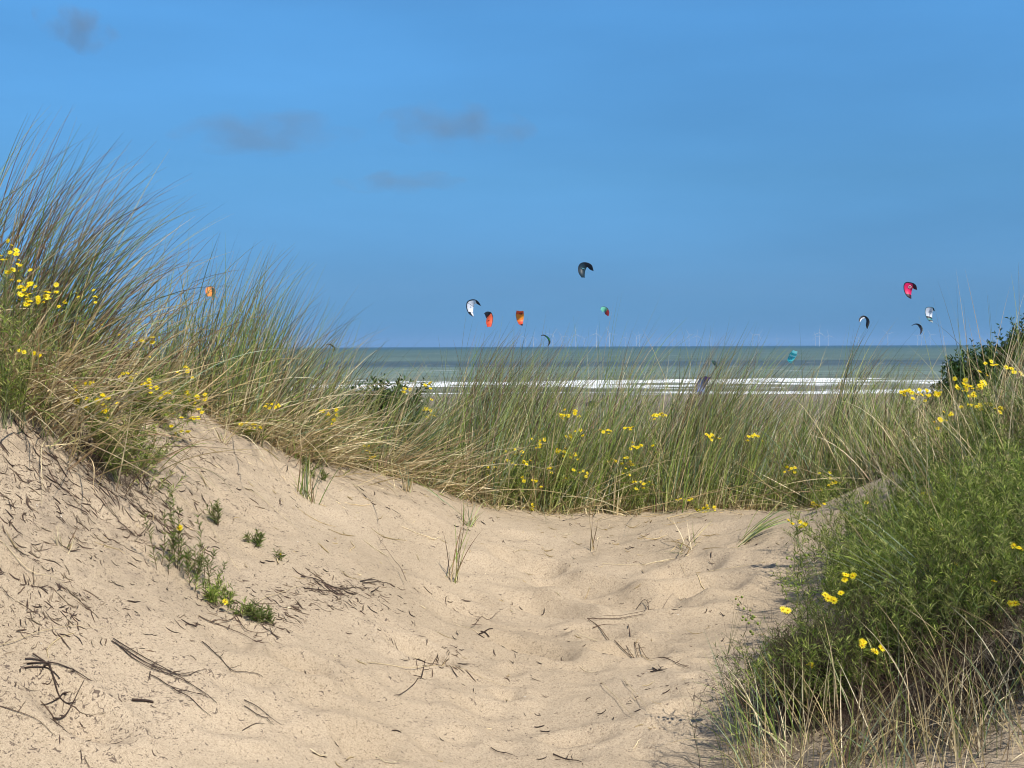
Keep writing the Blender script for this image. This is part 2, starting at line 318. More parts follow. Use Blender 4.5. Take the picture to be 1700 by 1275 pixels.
SX, SY = np.meshgrid(sx, sy)
amp = np.exp(-((SY-330)/70)**2)*.45+.1*np.exp(-np.maximum(SY-420, 0)/400)
SZ = .95-.95*sstep(225, 262, SY)*1.0
SZ = -.0+amp*(np.sin(SY/7.5+vnoise(SX/35, SY/60, 9)*5)**3*.8+vnoise(SX/9, SY/4, 10)*.6)*sstep(250, 300, SY)+.90-.0*SY
SZ = SZ-.0
b = Batch(); nx = len(sx); ny = len(sy); i = (np.arange(ny-1)[:, None]*nx+np.arange(nx-1)[None]).ravel()
b.add(np.stack([SX, SY, SZ], -1).reshape(-1, 3), np.stack([i, i+1, i+nx+1, i+nx], -1), (1, 1, 1))
tag(b.build('sea', seamat()), kind='structure')
SEA = .9

# ------------------------------------------------------------------ grass blades
GREEN = [(.20, .30, .045), (.29, .38, .07), (.12, .19, .035), (.37, .42, .12)]
BLUEG = [(.18, .26, .14), (.25, .33, .20), (.10, .155, .09)]
STRAW = [(.68, .54, .30), (.55, .42, .21), (.78, .66, .42), (.42, .31, .15)]
BROWN = [(.19, .11, .060), (.30, .18, .10), (.11, .07, .045)]
def pal(N, wts):
    P = np.array(GREEN+BLUEG+STRAW+BROWN)
    w = np.concatenate([np.full(4, wts[0]/4), np.full(3, wts[1]/3), np.full(4, wts[2]/4), np.full(3, wts[3]/3)])
    c = P[R.choice(len(P), N, p=w/w.sum())]; return c*R.uniform(.62, 1.28, (N, 1))
def blades(b, base, Ln, az, tilt, bend, wid, col, tipcol=None, S=8, p=1.4, mi=0, droop=0, basecol=None):
    N = len(base); s = np.linspace(0, 1, S)[None]
    th = tilt[:, None]+bend[:, None]*s**p
    ds = Ln[:, None]/(S-1)
    wob = R.normal(0, .05, (N, 1))*np.sin(s*4+R.uniform(0, 6, (N, 1)))
    aa = az[:, None]+wob*3
    dh = np.sin(th)*ds; dz = np.cos(th)*ds
    X = np.cumsum(dh*np.cos(aa), 1); Yy = np.cumsum(dh*np.sin(aa), 1); Z = np.cumsum(dz, 1)
    X -= X[:, :1]; Yy -= Yy[:, :1]; Z -= Z[:, :1]
    P = base[:, None]+np.stack([X, Yy, Z], -1)
    T = np.gradient(P, axis=1); T /= np.linalg.norm(T, axis=-1, keepdims=True)+1e-9
    # width direction: across the blade, each blade turned its own way
    rv = np.stack([R.normal(0, 1, N)+.9, R.normal(0, .7, N), R.normal(0, .45, N)], -1)[:, None]
    side = rv-(rv*T).sum(-1, keepdims=True)*T; side /= np.linalg.norm(side, axis=-1, keepdims=True)+1e-9
    w = wid[:, None]*(1-s**2.2*.93)*np.minimum(1, .6+s*3)
    tc_ = col if tipcol is None else tipcol
    C = col[:, None]*(1-s[..., None]**1.6)+tc_[:, None]*s[..., None]**1.6
    if basecol is not None:
        k = np.clip(1-s*3.2, 0, 1)[..., None]; C = C*(1-k)+basecol[:, None]*k
    b.ribbons(P, w, side, C, mi)
def front(px):   # how far off the grass begins, by bearing
    return np.interp(px, [-200, 0, 120, 220, 300, 380, 450, 650, 850, 1100, 1300, 1400, 1480, 1560, 1700, 1900], [5.2, 5.65, 6.0, 6.5, 7.1, 7.35, 7.75, 8.5, 9.1, 9.4, 9.4, 9.2, 8.3, 7.3, 6.2, 5.5])
def env(px):     # height the grass reaches above its own foot, metres
    return np.interp(px, [-200, 0, 100, 180, 240, 300, 340, 400, 460, 520, 560, 600, 660, 740, 850, 950, 1050, 1150, 1220, 1300, 1400, 1470, 1530, 1600, 1700, 1800], [.7, .5, .42, .36, .40, .52, .72, .82, .74, .62, .55, .55, .66, .84, .92, .90, .98, 1.04, 1.0, .92, .88, .70, .42, .36, .46, .6])
def clumps(pxs, Ys, per, spread):
    N = len(pxs); X = XA(pxs, Ys); X = np.repeat(X, per)+R.normal(0, spread, N*per); Y = np.repeat(Ys, per)+R.normal(0, spread, N*per)
    return X, Y
def place(X, Y): return np.stack([X, Y, Hf(X, Y)-.01], -1)
def band(b, N, p0, p1, depth, wts, lo=.55, hi=1.0, per=14, spread=.05, off=.05, bend=(.45, .22), tilt=(.12, .16), wid=(.0032, .0074), azs=.7, scale=1.0, pw=1.0):
    nc = N//per; px = R.uniform(p0, p1, nc); Y = front(px)+off+depth*R.uniform(0, 1, nc)**pw+(vnoise(px/37, px*0, 41)+.5)*.30-.08
    X, Y = clumps(px, Y, per, spread); N = len(X)
    pxx = X/Y*F+850; base = place(X, Y); e_ = env(pxx)*scale*(1+.34*vnoise(pxx/55, pxx*0, 61)+.2*vnoise(pxx/19, pxx*0, 62))
    cl = np.repeat(R.uniform(.8, 1.12, nc), per)
    tall = R.uniform(0, 1, N) < .22
    Ln = e_*np.where(tall, R.uniform(.75, 1.15, N), R.uniform(lo*.55, hi*.56, N))*cl*1.13
    cb = np.repeat(R.normal(0, .12, nc), per); ca = np.repeat(R.normal(0, .35, nc), per)
    til = np.abs(R.normal(tilt[0], tilt[1], N)); bnd = np.clip(R.normal(bend[0], bend[1], N)+cb, .0, 1.5)
    az = R.normal(0, azs, N)*.8+ca
    col = pal(N, wts); tip = col*.6+pal(N, (.2, .15, .2, .45))*.4
    bc = pal(N, (.2, 0, .7, .2))
    blades(b, base, Ln, az, til, bnd, R.uniform(wid[0], wid[1], N), col, tip, basecol=bc)
g1 = Batch()
band(g1, 7600, 560, 1480, 1.3, (.52, .22, .18, .08), lo=.5)
band(g1, 4500, 560, 1480, 2.6, (.30, .14, .22, .34), off=.9, lo=.6, bend=(.6, .25))
band(g1, 4200, 560, 1480, .7, (.66, .28, .06, .0), lo=.25, hi=.75, tilt=(.25, .3), azs=2.2)
band(g1, 2600, 540, 1480, .9, (.05, .03, .9, .1), lo=.35, hi=1.1, tilt=(.6, .5), azs=3)
band(g1, 1500, 300, 760, .35, (.05, .03, .95, .05), lo=.4, hi=.85, tilt=(1.0, .35), bend=(.5, .3), azs=1.3, off=-.05)
band(g1, 700, 800, 1480, .25, (.05, .03, .95, .05), lo=.2, hi=.5, tilt=(1.3, .25), bend=(.3, .3), azs=3, off=-.12)
tag(g1.build('marram_grass', M_GRASS), 'band of green and straw coloured marram grass along the crest of the dune', 'grass', kind='stuff')
g2 = Batch()
band(g2, 2700, 290, 600, 1.6, (.35, .22, .25, .18), lo=.5, azs=.8, scale=.85)
band(g2, 2000, 250, 600, .9, (.45, .25, .25, .05), lo=.25, hi=.6, tilt=(.4, .4), azs=2)
band(g2, 3000, -150, 330, .9, (.2, .1, .55, .2), scale=.8, lo=.3, hi=.75, tilt=(.5, .4), azs=1.5)
tag(g2.build('marram_grass', M_GRASS), 'green and brown marram grass growing on the left ridge', 'grass', kind='stuff')
g3 = Batch()
band(g3, 7500, 1430, 1900, 1.8, (.34, .12, .42, .12), lo=.5, azs=1.2, tilt=(.2, .25), wid=(.003, .006))
band(g3, 6000, 1440, 1900, 1.5, (.34, .06, .44, .16), lo=.3, hi=1.0, azs=3, tilt=(.35, .35), wid=(.0026, .005))
st = R.get_state(); band(g3, 2600, 1900, 3000, 4.5, (.34, .12, .42, .12), lo=.5, azs=1.2, tilt=(.2, .25), wid=(.003, .006)); R.set_state(st)
tag(g3.build('marram_grass', M_GRASS), 'dense mixed dry and green grass on the right hand mound', 'grass', kind='stuff')

def tussock(name, label, px, Y, n_, spread, Lr, tilt, bend, wts, wid=(.0032, .0068), az=(0, .5), group='marram grass tussocks', py=None, S=10, bcol=(.2, 0, .7, .2), depthspread=None, p=1.4):
    if py is not None: c = gpt(px, py); X0, Y0 = c[0], c[1]
    else: X0, Y0 = XA(px, Y), Y
    loc = np.array([X0, Y0, float(Hf(X0, Y0))]); n_ = int(n_*.72)
    X = X0+R.normal(0, spread, n_); Yv = Y0+R.normal(0, depthspread or spread*.8, n_)
    b = Batch(); col = pal(n_, wts); tip = col*.55+pal(n_, (.2, .15, .15, .5))*.45
    Ln = R.uniform(Lr[0], Lr[1], n_)
    blades(b, place(X, Yv), Ln, R.normal(az[0], az[1], n_), np.abs(R.normal(tilt[0], tilt[1], n_)), np.clip(R.normal(bend[0], bend[1], n_), -.1, 2), R.uniform(wid[0], wid[1], n_), col, tip, S=S, basecol=pal(n_, bcol), p=p)
    o = b.build(name, M_GRASS, loc=loc)
    tag(o, label, 'grass tussock', group); return o
# large wind-bent tussocks on the left
tussock('grass_tussock', 'tallest wind bent tussock with long brown blades at the left edge', 10, 6.3, 500, .15, (.55, 1.22), (.24, .16), (.62, .22), (.2, .32, .08, .40), az=(0, .35), S=12)
tussock('grass_tussock', 'large wind bent tussock arching right beside the tallest one', 70, 6.45, 270, .10, (.50, 1.15), (.32, .15), (.72, .22), (.15, .25, .10, .50), az=(0, .3), S=12)
tussock('grass_tussock', 'low reddish brown tussock sweeping right above the yellow flowers at left', 150, 6.6, 130, .12, (.45, 1.0), (.55, .15), (.70, .22), (.1, .15, .30, .45), az=(0, .3), S=12)
tussock('grass_tussock', 'upright green tussock on the left ridge next to the orange kite', 375, 7.9, 210, .13, (.65, 1.08), (.14, .12), (.38, .2), (.35, .4, .12, .13))
tussock('grass_tussock', 'green tussock leaning right on the ridge between orange kite and sea', 455, 8.4, 240, .14, (.6, 1.0), (.2, .15), (.45, .2), (.35, .35, .12, .18))
tussock('grass_tussock', 'thin blue green tussock at the left of the ridge hollow', 275, 7.5, 75, .12, (.5, .82), (.15, .15), (.4, .2), (.3, .45, .2, .05))
tussock('grass_tussock', 'spreading tussock at the seaward end of the left ridge', 530, 8.8, 220, .15, (.55, .9), (.25, .2), (.5, .2), (.35, .25, .25, .15))
tussock('grass_tussock', 'brown tussock bending right in front of the middle breakers', 770, 9.9, 400, .12, (.85, 1.30), (.20, .10), (.55, .15), (.1, .15, .1, .65))
tussock('grass_tussock', 'reddish brown tussock beneath the orange yellow kite', 840, 10.2, 260, .12, (.8, 1.28), (.22, .10), (.58, .15), (.1, .1, .15, .65))
tussock('grass_tussock', 'sparse tall green tussock beneath the mint and red kite', 1010, 10.2, 110, .14, (.8, 1.25), (.12, .12), (.35, .2), (.25, .45, .1, .2))
tussock('grass_tussock', 'tall dark tussock reaching above the horizon right of centre', 1120, 10.0, 300, .13, (.9, 1.38), (.2, .1), (.45, .15), (.25, .3, .1, .35))
tussock('grass_tussock', 'brown plumed tussock in front of the turquoise kite', 1185, 10.1, 230, .12, (.85, 1.32), (.26, .1), (.5, .15), (.15, .15, .3, .4))
tussock('grass_tussock', 'green tussock left of the dark bush on the right', 1430, 9.6, 260, .14, (.65, .98), (.2, .12), (.5, .2), (.4, .3, .2, .1))
tussock('grass_tussock', 'pale green grey tussock fanning out over the fallen straw', 640, 8.62, 190, .06, (.45, .85), (.5, .3), (.3, .2), (.25, .45, .3, 0), az=(0, .5))
tussock('grass_tussock', 'straw coloured tussock fallen over the sand edge left of centre', 610, 8.55, 170, .12, (.4, .85), (1.1, .25), (.4, .25), (0, .05, .9, .05), az=(.1, .5))
tussock('grass_tussock', 'straw coloured tussock lying along the edge of the left ridge', 470, 7.95, 240, .18, (.4, .8), (1.15, .25), (.4, .25), (.05, .05, .85, .05), az=(-.1, .6))
tussock('grass_tussock', 'dry straw mat hanging over the left bank', 20, 5.9, 520, .17, (.35, .85), (.95, .3), (.7, .3), (.02, 0, .8, .2), az=(-.6, .7), depthspread=.10)
tussock('grass_tussock', 'dry straw bent over beside the flowering plant on the left bank', 170, 6.4, 150, .14, (.35, .8), (.9, .3), (.6, .3), (.1, 0, .8, .1), az=(-.4, .8), depthspread=.08)
tussock('grass_tussock', 'fresh green tussock in the middle of the crest', 930, 9.35, 230, .12, (.4, .75), (.25, .2), (.3, .2), (.6, .3, .1, 0))
tussock('grass_tussock', 'green tussock right of centre at the edge of the sand', 1165, 9.5, 200, .12, (.4, .8), (.25, .2), (.3, .2), (.6, .3, .1, 0))
tussock('grass_tussock', 'tall stiff pale stalks rising beside the dark bush', 1610, 7.6, 16, .10, (.75, 1.05), (.08, .08), (.1, .1), (.1, .2, .7, 0), az=(2.6, .6))
tussock('grass_tussock', 'green and straw tussock at the right edge leaning up over the dark bush', 1720, 7.0, 300, .2, (.6, 1.05), (.2, .15), (.35, .2), (.3, .2, .4, .1))
# small tufts standing in the open sand
tufts = 'small tufts standing in the open sand'
tussock('grass_tuft', 'thin tuft with red stem standing alone in the middle of the sand', 752, 0, 16, .018, (.25, .52), (.25, .2), (.15, .2), (.2, .2, .2, .4), py=962, az=(.6, 1.6), group=tufts)
tussock('grass_tuft', 'bushy green tuft on the slope below the left ridge', 505, 0, 46, .03, (.12, .32), (.25, .2), (.2, .2), (.5, .2, .1, .2), py=828, az=(.3, 1.6), group=tufts)
tussock('grass_tuft', 'straw tuft at the sand edge beneath the fallen straw', 675, 0, 26, .025, (.1, .28), (.3, .2), (.1, .2), (.1, .1, .7, .1), py=822, az=(.3, 1.6), group=tufts)
tussock('grass_tuft', 'small brown tuft below the green crest grass', 985, 0, 10, .015, (.1, .3), (.4, .25), (.1, .2), (.1, .1, .2, .6), py=908, az=(.3, 1.8), group=tufts)
tussock('grass_tuft', 'spread out pale straw tuft lying on the sand', 1145, 0, 30, .04, (.12, .3), (1.1, .35), (.3, .3), (.05, .05, .9, 0), py=918, az=(.0, 2.5), group=tufts)
tussock('grass_tuft', 'green tuft blown flat to the right on the sand', 1228, 0, 26, .02, (.3, .5), (.75, .12), (.5, .2), (.6, .3, .1, 0), py=907, az=(.1, .25), group=tufts)
tussock('grass_tuft', 'dry tuft with dark stems left of the green crest grass', 775, 0, 22, .03, (.1, .25), (.4, .3), (.2, .2), (.2, .1, .4, .3), py=868, az=(.3, 1.8), group=tufts)
tussock('grass_tuft', 'pale bleached stem tuft leaning at the crest edge', 1022, 0, 12, .012, (.3, .5), (.2, .15), (.2, .2), (0, 0, 1, 0), py=852, az=(.0, .8), group=tufts)
tussock('grass_tuft', 'tiny dry tuft low on the left bank', 105, 0, 18, .02, (.05, .12), (.5, .3), (.3, .2), (.2, 0, .6, .2), py=905, az=(.0, 2.5), group=tufts)
tussock('grass_tuft', 'short straw tuft above the small plants on the left bank', 372, 0, 14, .012, (.08, .2), (.3, .3), (.1, .2), (.1, 0, .8, .1), py=745, az=(.0, 2.5), group=tufts)

# near bottom right corner: pale straw and green blades in front of the bushes
tussock('grass_tussock', 'loose straw tussock in the bottom right corner', 1480, 0, 330, .24, (.18, .48), (.25, .2), (.5, .4), (.15, .1, .7, .05), py=1275, az=(.5, 2.0), wid=(.0022, .0042), depthspread=.12)
tussock('grass_tussock', 'green and straw tussock at the bottom left of the flowering bushes', 1290, 0, 130, .08, (.25, .5), (.5, .3), (.6, .4), (.35, .25, .35, .05), py=1265, az=(2.4, 1.1), wid=(.0022, .0042))
tussock('grass_tussock', 'straw tussock under the flowering bush at the right edge', 1650, 0, 200, .17, (.18, .46), (.3, .2), (.6, .4), (.1, .1, .75, .05), py=1250, az=(2.0, 1.6), wid=(.0022, .0042), depthspread=.14)
tussock('grass_tussock', 'blue green blades sticking out of the flowering bush towards its upper left', 1570, 5.2, 42, .06, (.35, .65), (.75, .2), (.3, .2), (.2, .75, .05, 0), az=(2.75, .25), wid=(.003, .005))

# ------------------------------------------------------------------ leafy plants
def stems(bases, Ln, az, tilt, bend, S=8, wob=.02, p=1.2):
    N = len(bases); s = np.linspace(0, 1, S)[None]; th = tilt[:, None]+bend[:, None]*s**p; ds = Ln[:, None]/(S-1)
    aa = az[:, None]+R.normal(0, .12, (N, S)).cumsum(1)
    X = np.cumsum(np.sin(th)*np.cos(aa)*ds, 1); Y = np.cumsum(np.sin(th)*np.sin(aa)*ds, 1); Z = np.cumsum(np.cos(th)*ds, 1)
    P = np.stack([X-X[:, :1], Y-Y[:, :1], Z-Z[:, :1]], -1)+bases[:, None]
    return P+R.normal(0, wob, P.shape)*np.linspace(0, 1, S)[None, :, None]*.2
def leaves(b, P, n_, s0, ll, lw, cols, out_=.8, up=.25, jit=.25):
    N, S, _ = P.shape; k = R.randint(0, N, n_); t = s0+(1-s0)*R.uniform(0, 1, n_)**.8; u = t*(S-1); i0 = np.minimum(u.astype(int), S-2); f = (u-i0)[:, None]
    A = P[k, i0]*(1-f)+P[k, i0+1]*f; T = P[k, i0+1]-P[k, i0]; T /= np.linalg.norm(T, axis=1, keepdims=True)+1e-9
    rv = R.normal(0, 1, (n_, 3)); rv -= (rv*T).sum(1, keepdims=True)*T; rv /= np.linalg.norm(rv, axis=1, keepdims=True)+1e-9
    D = T*.55+rv*out_+np.array([0, 0, up]); D /= np.linalg.norm(D, axis=1, keepdims=True)
    l = R.uniform(ll[0], ll[1], n_)[:, None]*(1.1-.5*t[:, None]); D2_ = D+rv*.25-np.array([0, 0, .12])
    Q = np.stack([A, A+D*l*.55, A+D*l*.55+D2_*l*.45], 1)
    sd = np.cross(D, R.normal(0, 1, (n_, 3))); sd /= np.linalg.norm(sd, axis=1, keepdims=True)+1e-9
    w = R.uniform(lw[0], lw[1], n_)[:, None]*np.array([[.6, 1, .12]])
    c = np.array(cols)[R.randint(0, len(cols), n_)]*R.uniform(1-jit, 1+jit, (n_, 1))
    b.ribbons(Q, w, np.repeat(sd[:, None], 3, 1), np.repeat(c[:, None], 3, 1))
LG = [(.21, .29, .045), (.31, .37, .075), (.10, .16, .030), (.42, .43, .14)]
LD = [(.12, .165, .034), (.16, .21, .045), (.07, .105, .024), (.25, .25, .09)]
def stemtube(b, P, r0, col, k=3):
    N, S, _ = P.shape; rr = np.linspace(1, .35, S)[None]*np.full((N, 1), r0); C = np.broadcast_to(np.asarray(col, float), (N, S, 3)) if np.ndim(col) == 1 else np.repeat(col[:, None], S, 1)
    b.tubes(P, rr, C*R.uniform(.8, 1.2, (N, 1, 1)), k)
# one daisy-like head, shared mesh
def head_mesh(nm, npet, rp, dr):
    bm = bmesh.new(); mi = []
    for k in range(npet):
        a = 2*math.pi*k/npet+random.uniform(-.06, .06); ca, sa = math.cos(a), math.sin(a); w = rp*.17; r = rp*random.uniform(.9, 1.05); z1 = random.uniform(-.05, .2)*rp
        pts = [(dr*.6, -w*.5, 0), (r*.6, -w, z1*.6), (r, -w*.35, z1), (r, w*.35, z1), (r*.6, w, z1*.6), (dr*.6, w*.5, 0)]
        vs_ = [bm.verts.new((x*ca-y*sa, x*sa+y*ca, z)) for x, y, z in pts]; f = bm.faces.new(vs_); f.material_index = 0
    prev = None
    for (r, z) in [(dr, -.001), (dr*.95, .0022), (dr*.5, .004)]:
        ring = [bm.verts.new((r*math.cos(t*math.pi/4), r*math.sin(t*math.pi/4), z)) for t in range(8)]
        if prev:
            for j in range(8): f = bm.faces.new((prev[j], prev[(j+1) % 8], ring[(j+1) % 8], ring[j])); f.material_index = 1
        prev = ring
    f = bm.faces.new(prev); f.material_index = 1
    prev = None
    for (r, z) in [(dr, -.001), (dr*.9, -.006), (dr*.3, -.0095)]:
        ring = [bm.verts.new((r*math.cos(t*math.pi/3), r*math.sin(t*math.pi/3), z)) for t in range(6)]
        if prev:
            for j in range(6): f = bm.faces.new((prev[(j+1) % 6], prev[j], ring[j], ring[(j+1) % 6])); f.material_index = 2
        prev = ring
    me = bpy.data.meshes.new(nm); bm.to_mesh(me); bm.free()
    for m in (M_PETAL, M_DISC, M_BUD): me.materials.append(m)
    return me
HEADS = [head_mesh('flower_head', 12, .0150, .0040), head_mesh('flower_head', 13, .0135, .0036), head_mesh('flower_head', 10, .0120, .0038)]
def bud_mesh():
    b = Batch(); t = np.linspace(0, 1, 6); r = .0048*np.sin(np.clip(t*.85+.15, 0, 1)*math.pi)**.6
    P = np.stack([np.zeros(6), np.zeros(6), t*.011-.004], -1)[None]; b.tubes(P+0, r[None], np.full((1, 6, 3), .1), 6)
    o = b.build('flower_bud', M_BUD); me = o.data; bpy.data.objects.remove(o); return me
BUD = bud_mesh()
def put_heads(root, pts, scale=1.0, buds=0):
    rl = Vector(root.location)
    for k, p_ in enumerate(pts):
        isb = k >= len(pts)-buds
        o = bpy.data.objects.new('flower_bud' if isb else 'flower_head', BUD if isb else HEADS[random.randrange(3)]); COL.objects.link(o); o.parent = root
        o.location = Vector(p_)-rl; o.rotation_euler = (random.gauss(.65, .4), random.gauss(.1, .35), random.uniform(0, 6.3)) if False else Euler((random.gauss(.6, .4), random.gauss(.1, .35), random.uniform(-.5, .5))).to_matrix().to_euler()
        s = scale*random.uniform(.85, 1.2); o.scale = (s, s, s)
def ragwort(label, Y, clusters, foliage=1.0, group='yellow flowering ragwort plants', leafc=LG, hs=1.0, basepx=None, spr=1.0, buds=0):
    """clusters: (px, py, number of heads); the foot stands on the ground beneath them at distance Y"""
    mx = np.mean([c[0] for c in clusters]); Y = min(Y, float(front(mx))+(.02 if mx > 560 else -.17)); hs *= .9 if mx > 200 else .78
    C = [at(a, b_, Y+random.uniform(-.06, .06)) for a, b_, _ in clusters]
    bx = np.mean([c[0] for c in C])-.04 if basepx is None else XA(basepx, Y); root = empty('ragwort_plant', (bx, Y, float(Hf(bx, Y))-.005)); tag(root, label, 'wildflower', group)
    rb = np.array(root.location); sb = Batch(); lb = Batch(); hp = []; allP = []
    for c, (_, _, nh) in zip(C, clusters):
        foot = rb+np.array([random.uniform(-.015, .015), random.uniform(-.015, .015), 0])
        s = np.linspace(0, 1, 10)[:, None]; mid = (foot+c)/2+np.array([random.uniform(-.03, .01), random.uniform(-.02, .02), .02])
        q = c-np.array([0, 0, .03]); P = foot*(1-s)**2+2*mid*s*(1-s)+q*s**2; allP.append(P)
        for h in range(nh+(nh > 1)+nh//3):
            p_ = c+np.array([random.gauss(0, .018*spr*math.sqrt(nh)/1.3), random.gauss(0, .016), random.gauss(0, .010*spr)*math.sqrt(nh)/1.3]); hp.append(p_)
            a0 = P[random.randint(6, 8)]; br = a0*(1-s)**2+2*((a0+p_)/2+np.array([0, 0, -.008]))*s*(1-s)+(p_-np.array([0, 0, .007]))*s**2
            stemtube(sb, br[None], .0009, (.12, .16, .05))
    AP = np.array(allP); stemtube(sb, AP, .0018, (.13, .15, .06), 4)
    # side shoots
    ns = max(3, int(5*foliage*len(C))); k = R.randint(0, len(AP), ns); i0 = R.randint(1, 7, ns)
    SP = stems(AP[k, i0], R.uniform(.06, .16, ns), R.uniform(0, 6.3, ns), R.uniform(.4, .9, ns), R.uniform(-.4, .2, ns), 6); stemtube(sb, SP, .0009, (.13, .15, .06))
    sb.build('stem', M_TWIG, root, loc=rb)
    leaves(lb, AP, int(34*foliage*len(C)), .12, (.025, .055), (.0025, .0045), leafc); leaves(lb, SP, int(60*foliage*len(C)), .1, (.02, .045), (.0022, .004), leafc)
    lb.build('foliage', M_LEAF, root, loc=rb); put_heads(root, hp, hs, buds)
    return root
rg = ragwort
rg('large bright cluster of yellow flowers at the left edge beneath the tall tussock', 5.6, [(25, 462, 2), (38, 478, 5), (62, 488, 6), (50, 497, 3)], 1.2, hs=1.25)
rg('small yellow flower sprays above the bright cluster at the left edge', 5.8, [(10, 408, 2), (14, 427, 4), (30, 432, 3), (42, 442, 2), (8, 450, 2)], 1.0)
rg('yellow flowers right of the bright cluster at the left edge', 5.75, [(85, 493, 3), (100, 500, 2), (92, 482, 2)], 1.0)
rg('dark stemmed plant with one yellow flower above the left ridge hollow', 6.1, [(148, 493, 3), (133, 491, 1)], .8)
rg('low yellow flowers at the far left under the bright cluster', 5.7, [(42, 585, 2), (2, 578, 1), (50, 592, 1)], .8)
rg('bushy plant with the big double cluster of yellow flowers on the left bank', 6.25, [(132, 657, 4), (150, 664, 5), (172, 668, 5), (168, 682, 5), (140, 636, 2), (152, 640, 1)], 3.0, basepx=195, hs=1.15)
rg('small yellow flowers among straw left of the ridge hollow', 6.4, [(162, 543, 1), (200, 555, 1), (164, 541, 1)], .8)
rg('upright plant with yellow flowers in the ridge hollow', 6.8, [(216, 622, 3), (213, 634, 2), (247, 640, 3), (257, 645, 2)], 1.4)
rg('tall plant with a bud tipped stem against the sky at the ridge hollow', 6.9, [(240, 566, 4), (250, 598, 2), (244, 617, 1)], 1.0, buds=3)
rg('plant with yellow flowers in the straw right of the ridge hollow', 7.0, [(275, 657, 3), (250, 662, 1), (288, 650, 2)], 1.2)
rg('plant with a row of yellow flowers at the top of the sand slope', 7.15, [(312, 657, 3), (330, 660, 3), (318, 673, 4)], 1.2, hs=1.1)
rg('plant with a pair of yellow flowers in front of the left ridge grass', 7.4, [(302, 617, 3), (312, 622, 1)], .8)
rg('spreading low plant whose yellow flowers hang over the sand slope', 6.7, [(296, 714, 3), (280, 682, 2), (312, 691, 2), (330, 693, 2)], 2.2, basepx=225)
rg('yellow flowers beside straw at the edge of the left ridge', 7.6, [(411, 710, 3), (424, 705, 2)], .8)
rg('pair of yellow flowers in the left ridge grass', 7.8, [(441, 675, 3), (452, 673, 5)], 1.0)
rg('yellow flowers in front of the dark leafy bush', 8.6, [(541, 683, 3), (553, 683, 4), (545, 701, 2)], 1.0)
rg('yellow flowers low on the fallen straw left of centre', 8.45, [(612, 745, 3), (617, 755, 4)], .8)
rg('yellow flowers against the surf left of centre', 9.6, [(671, 645, 4), (715, 640, 3), (719, 662, 1), (708, 681, 3), (714, 690, 2)], 1.0)
rg('highest yellow flower cluster of the crest beneath the dark kite', 9.5, [(938, 691, 4), (950, 687, 5)], 1.0, hs=1.2)
rg('yellow flower pair on a tall stem right of the highest cluster', 9.5, [(1087, 691, 2), (1097, 690, 4)], .9, hs=1.2)
rg('small yellow flower in front of the beach near the centre', 9.6, [(1048, 708, 3)], .8)
rg('small pale yellow flowers left of the beach gap', 9.6, [(1006, 719, 3), (993, 714, 1)], .8)
rg('yellow flowers on a branching plant in the middle of the crest', 9.4, [(903, 731, 4), (899, 739, 2), (961, 717, 2)], 1.3)
rg('densest yellow flower plant in the middle of the crest', 9.35, [(936, 752, 4), (929, 745, 3), (947, 755, 3), (940, 726, 3), (957, 762, 1)], 1.6)
rg('yellow flowers at the left end of the middle crest plants', 9.3, [(855, 750, 2), (868, 751, 2), (873, 766, 3), (853, 769, 2), (843, 766, 1)], 1.4)
rg('plant with few yellow flowers left of the middle crest plants', 9.25, [(820, 775, 3), (812, 790, 1), (862, 792, 1)], 1.2)
rg('yellow flowers right of the densest crest plant', 9.4, [(1053, 739, 4), (1050, 744, 2), (1076, 738, 1)], 1.0)
rg('two yellow flower sprays halfway down the crest grass', 9.35, [(1016, 767, 4), (1038, 765, 2), (1045, 770, 4), (1038, 787, 2)], 1.5)
rg('low yellow flowers beside the pale bleached stem', 9.3, [(1060, 800, 2), (1073, 803, 3), (1061, 812, 2), (1090, 754, 1)], 1.3)
rg('yellow flowers low in the green crest tussock', 9.25, [(971, 786, 3), (909, 779, 2), (937, 795, 2), (949, 780, 1)], 1.3)
rg('yellow flower bunch near the sand at the left of the green tussock', 9.2, [(887, 799, 4), (882, 842, 3)], 1.0)
rg('single yellow flower just above the sand right of centre', 9.3, [(1131, 829, 3)], .8)
rg('orange yellow flowers touching the sand right of centre', 9.25, [(1165, 849, 3), (1180, 844, 4)], .8)
rg('yellow flower on a long stem right of the beach gap', 9.5, [(1179, 725, 3), (1187, 727, 3)], .8, hs=1.1)
rg('lone yellow flower among grass beneath the turquoise kite', 9.5, [(1247, 724, 3), (1256, 724, 2)], .8, hs=1.1)
rg('small yellow flower above the flattened green tuft', 9.3, [(1314, 779, 3), (1321, 784, 1)], .8)
rg('yellow flowers at the left margin of the right mound', 8.9, [(1374, 788, 2), (1378, 801, 4), (1362, 812, 1), (1393, 832, 3)], 1.5)
rg('large yellow flower cluster low at the left margin of the right mound', 8.2, [(1365, 843, 6), (1357, 838, 2), (1398, 838, 2)], 1.5, hs=1.1)
rg('two yellow flowers hanging over the sand at the right mound', 7.2, [(1340, 869, 3), (1322, 870, 3)], 1.2, basepx=1400)
rg('yellow flowers at the left of the upper right grass', 7.6, [(1505, 650, 5), (1512, 655, 3), (1522, 652, 2)], 1.3, hs=1.1)
rg('yellow flowers in front of the dark bush foot', 7.4, [(1548, 652, 5), (1557, 655, 3)], 1.3, hs=1.1)
rg('brightest yellow cluster in front of the dark bush', 7.2, [(1612, 643, 6), (1622, 640, 4), (1620, 650, 3)], 1.3, hs=1.2)
rg('yellow daisies below the brightest cluster at the right', 7.0, [(1640, 678, 4), (1635, 670, 2), (1612, 674, 2)], 1.3, hs=1.15)
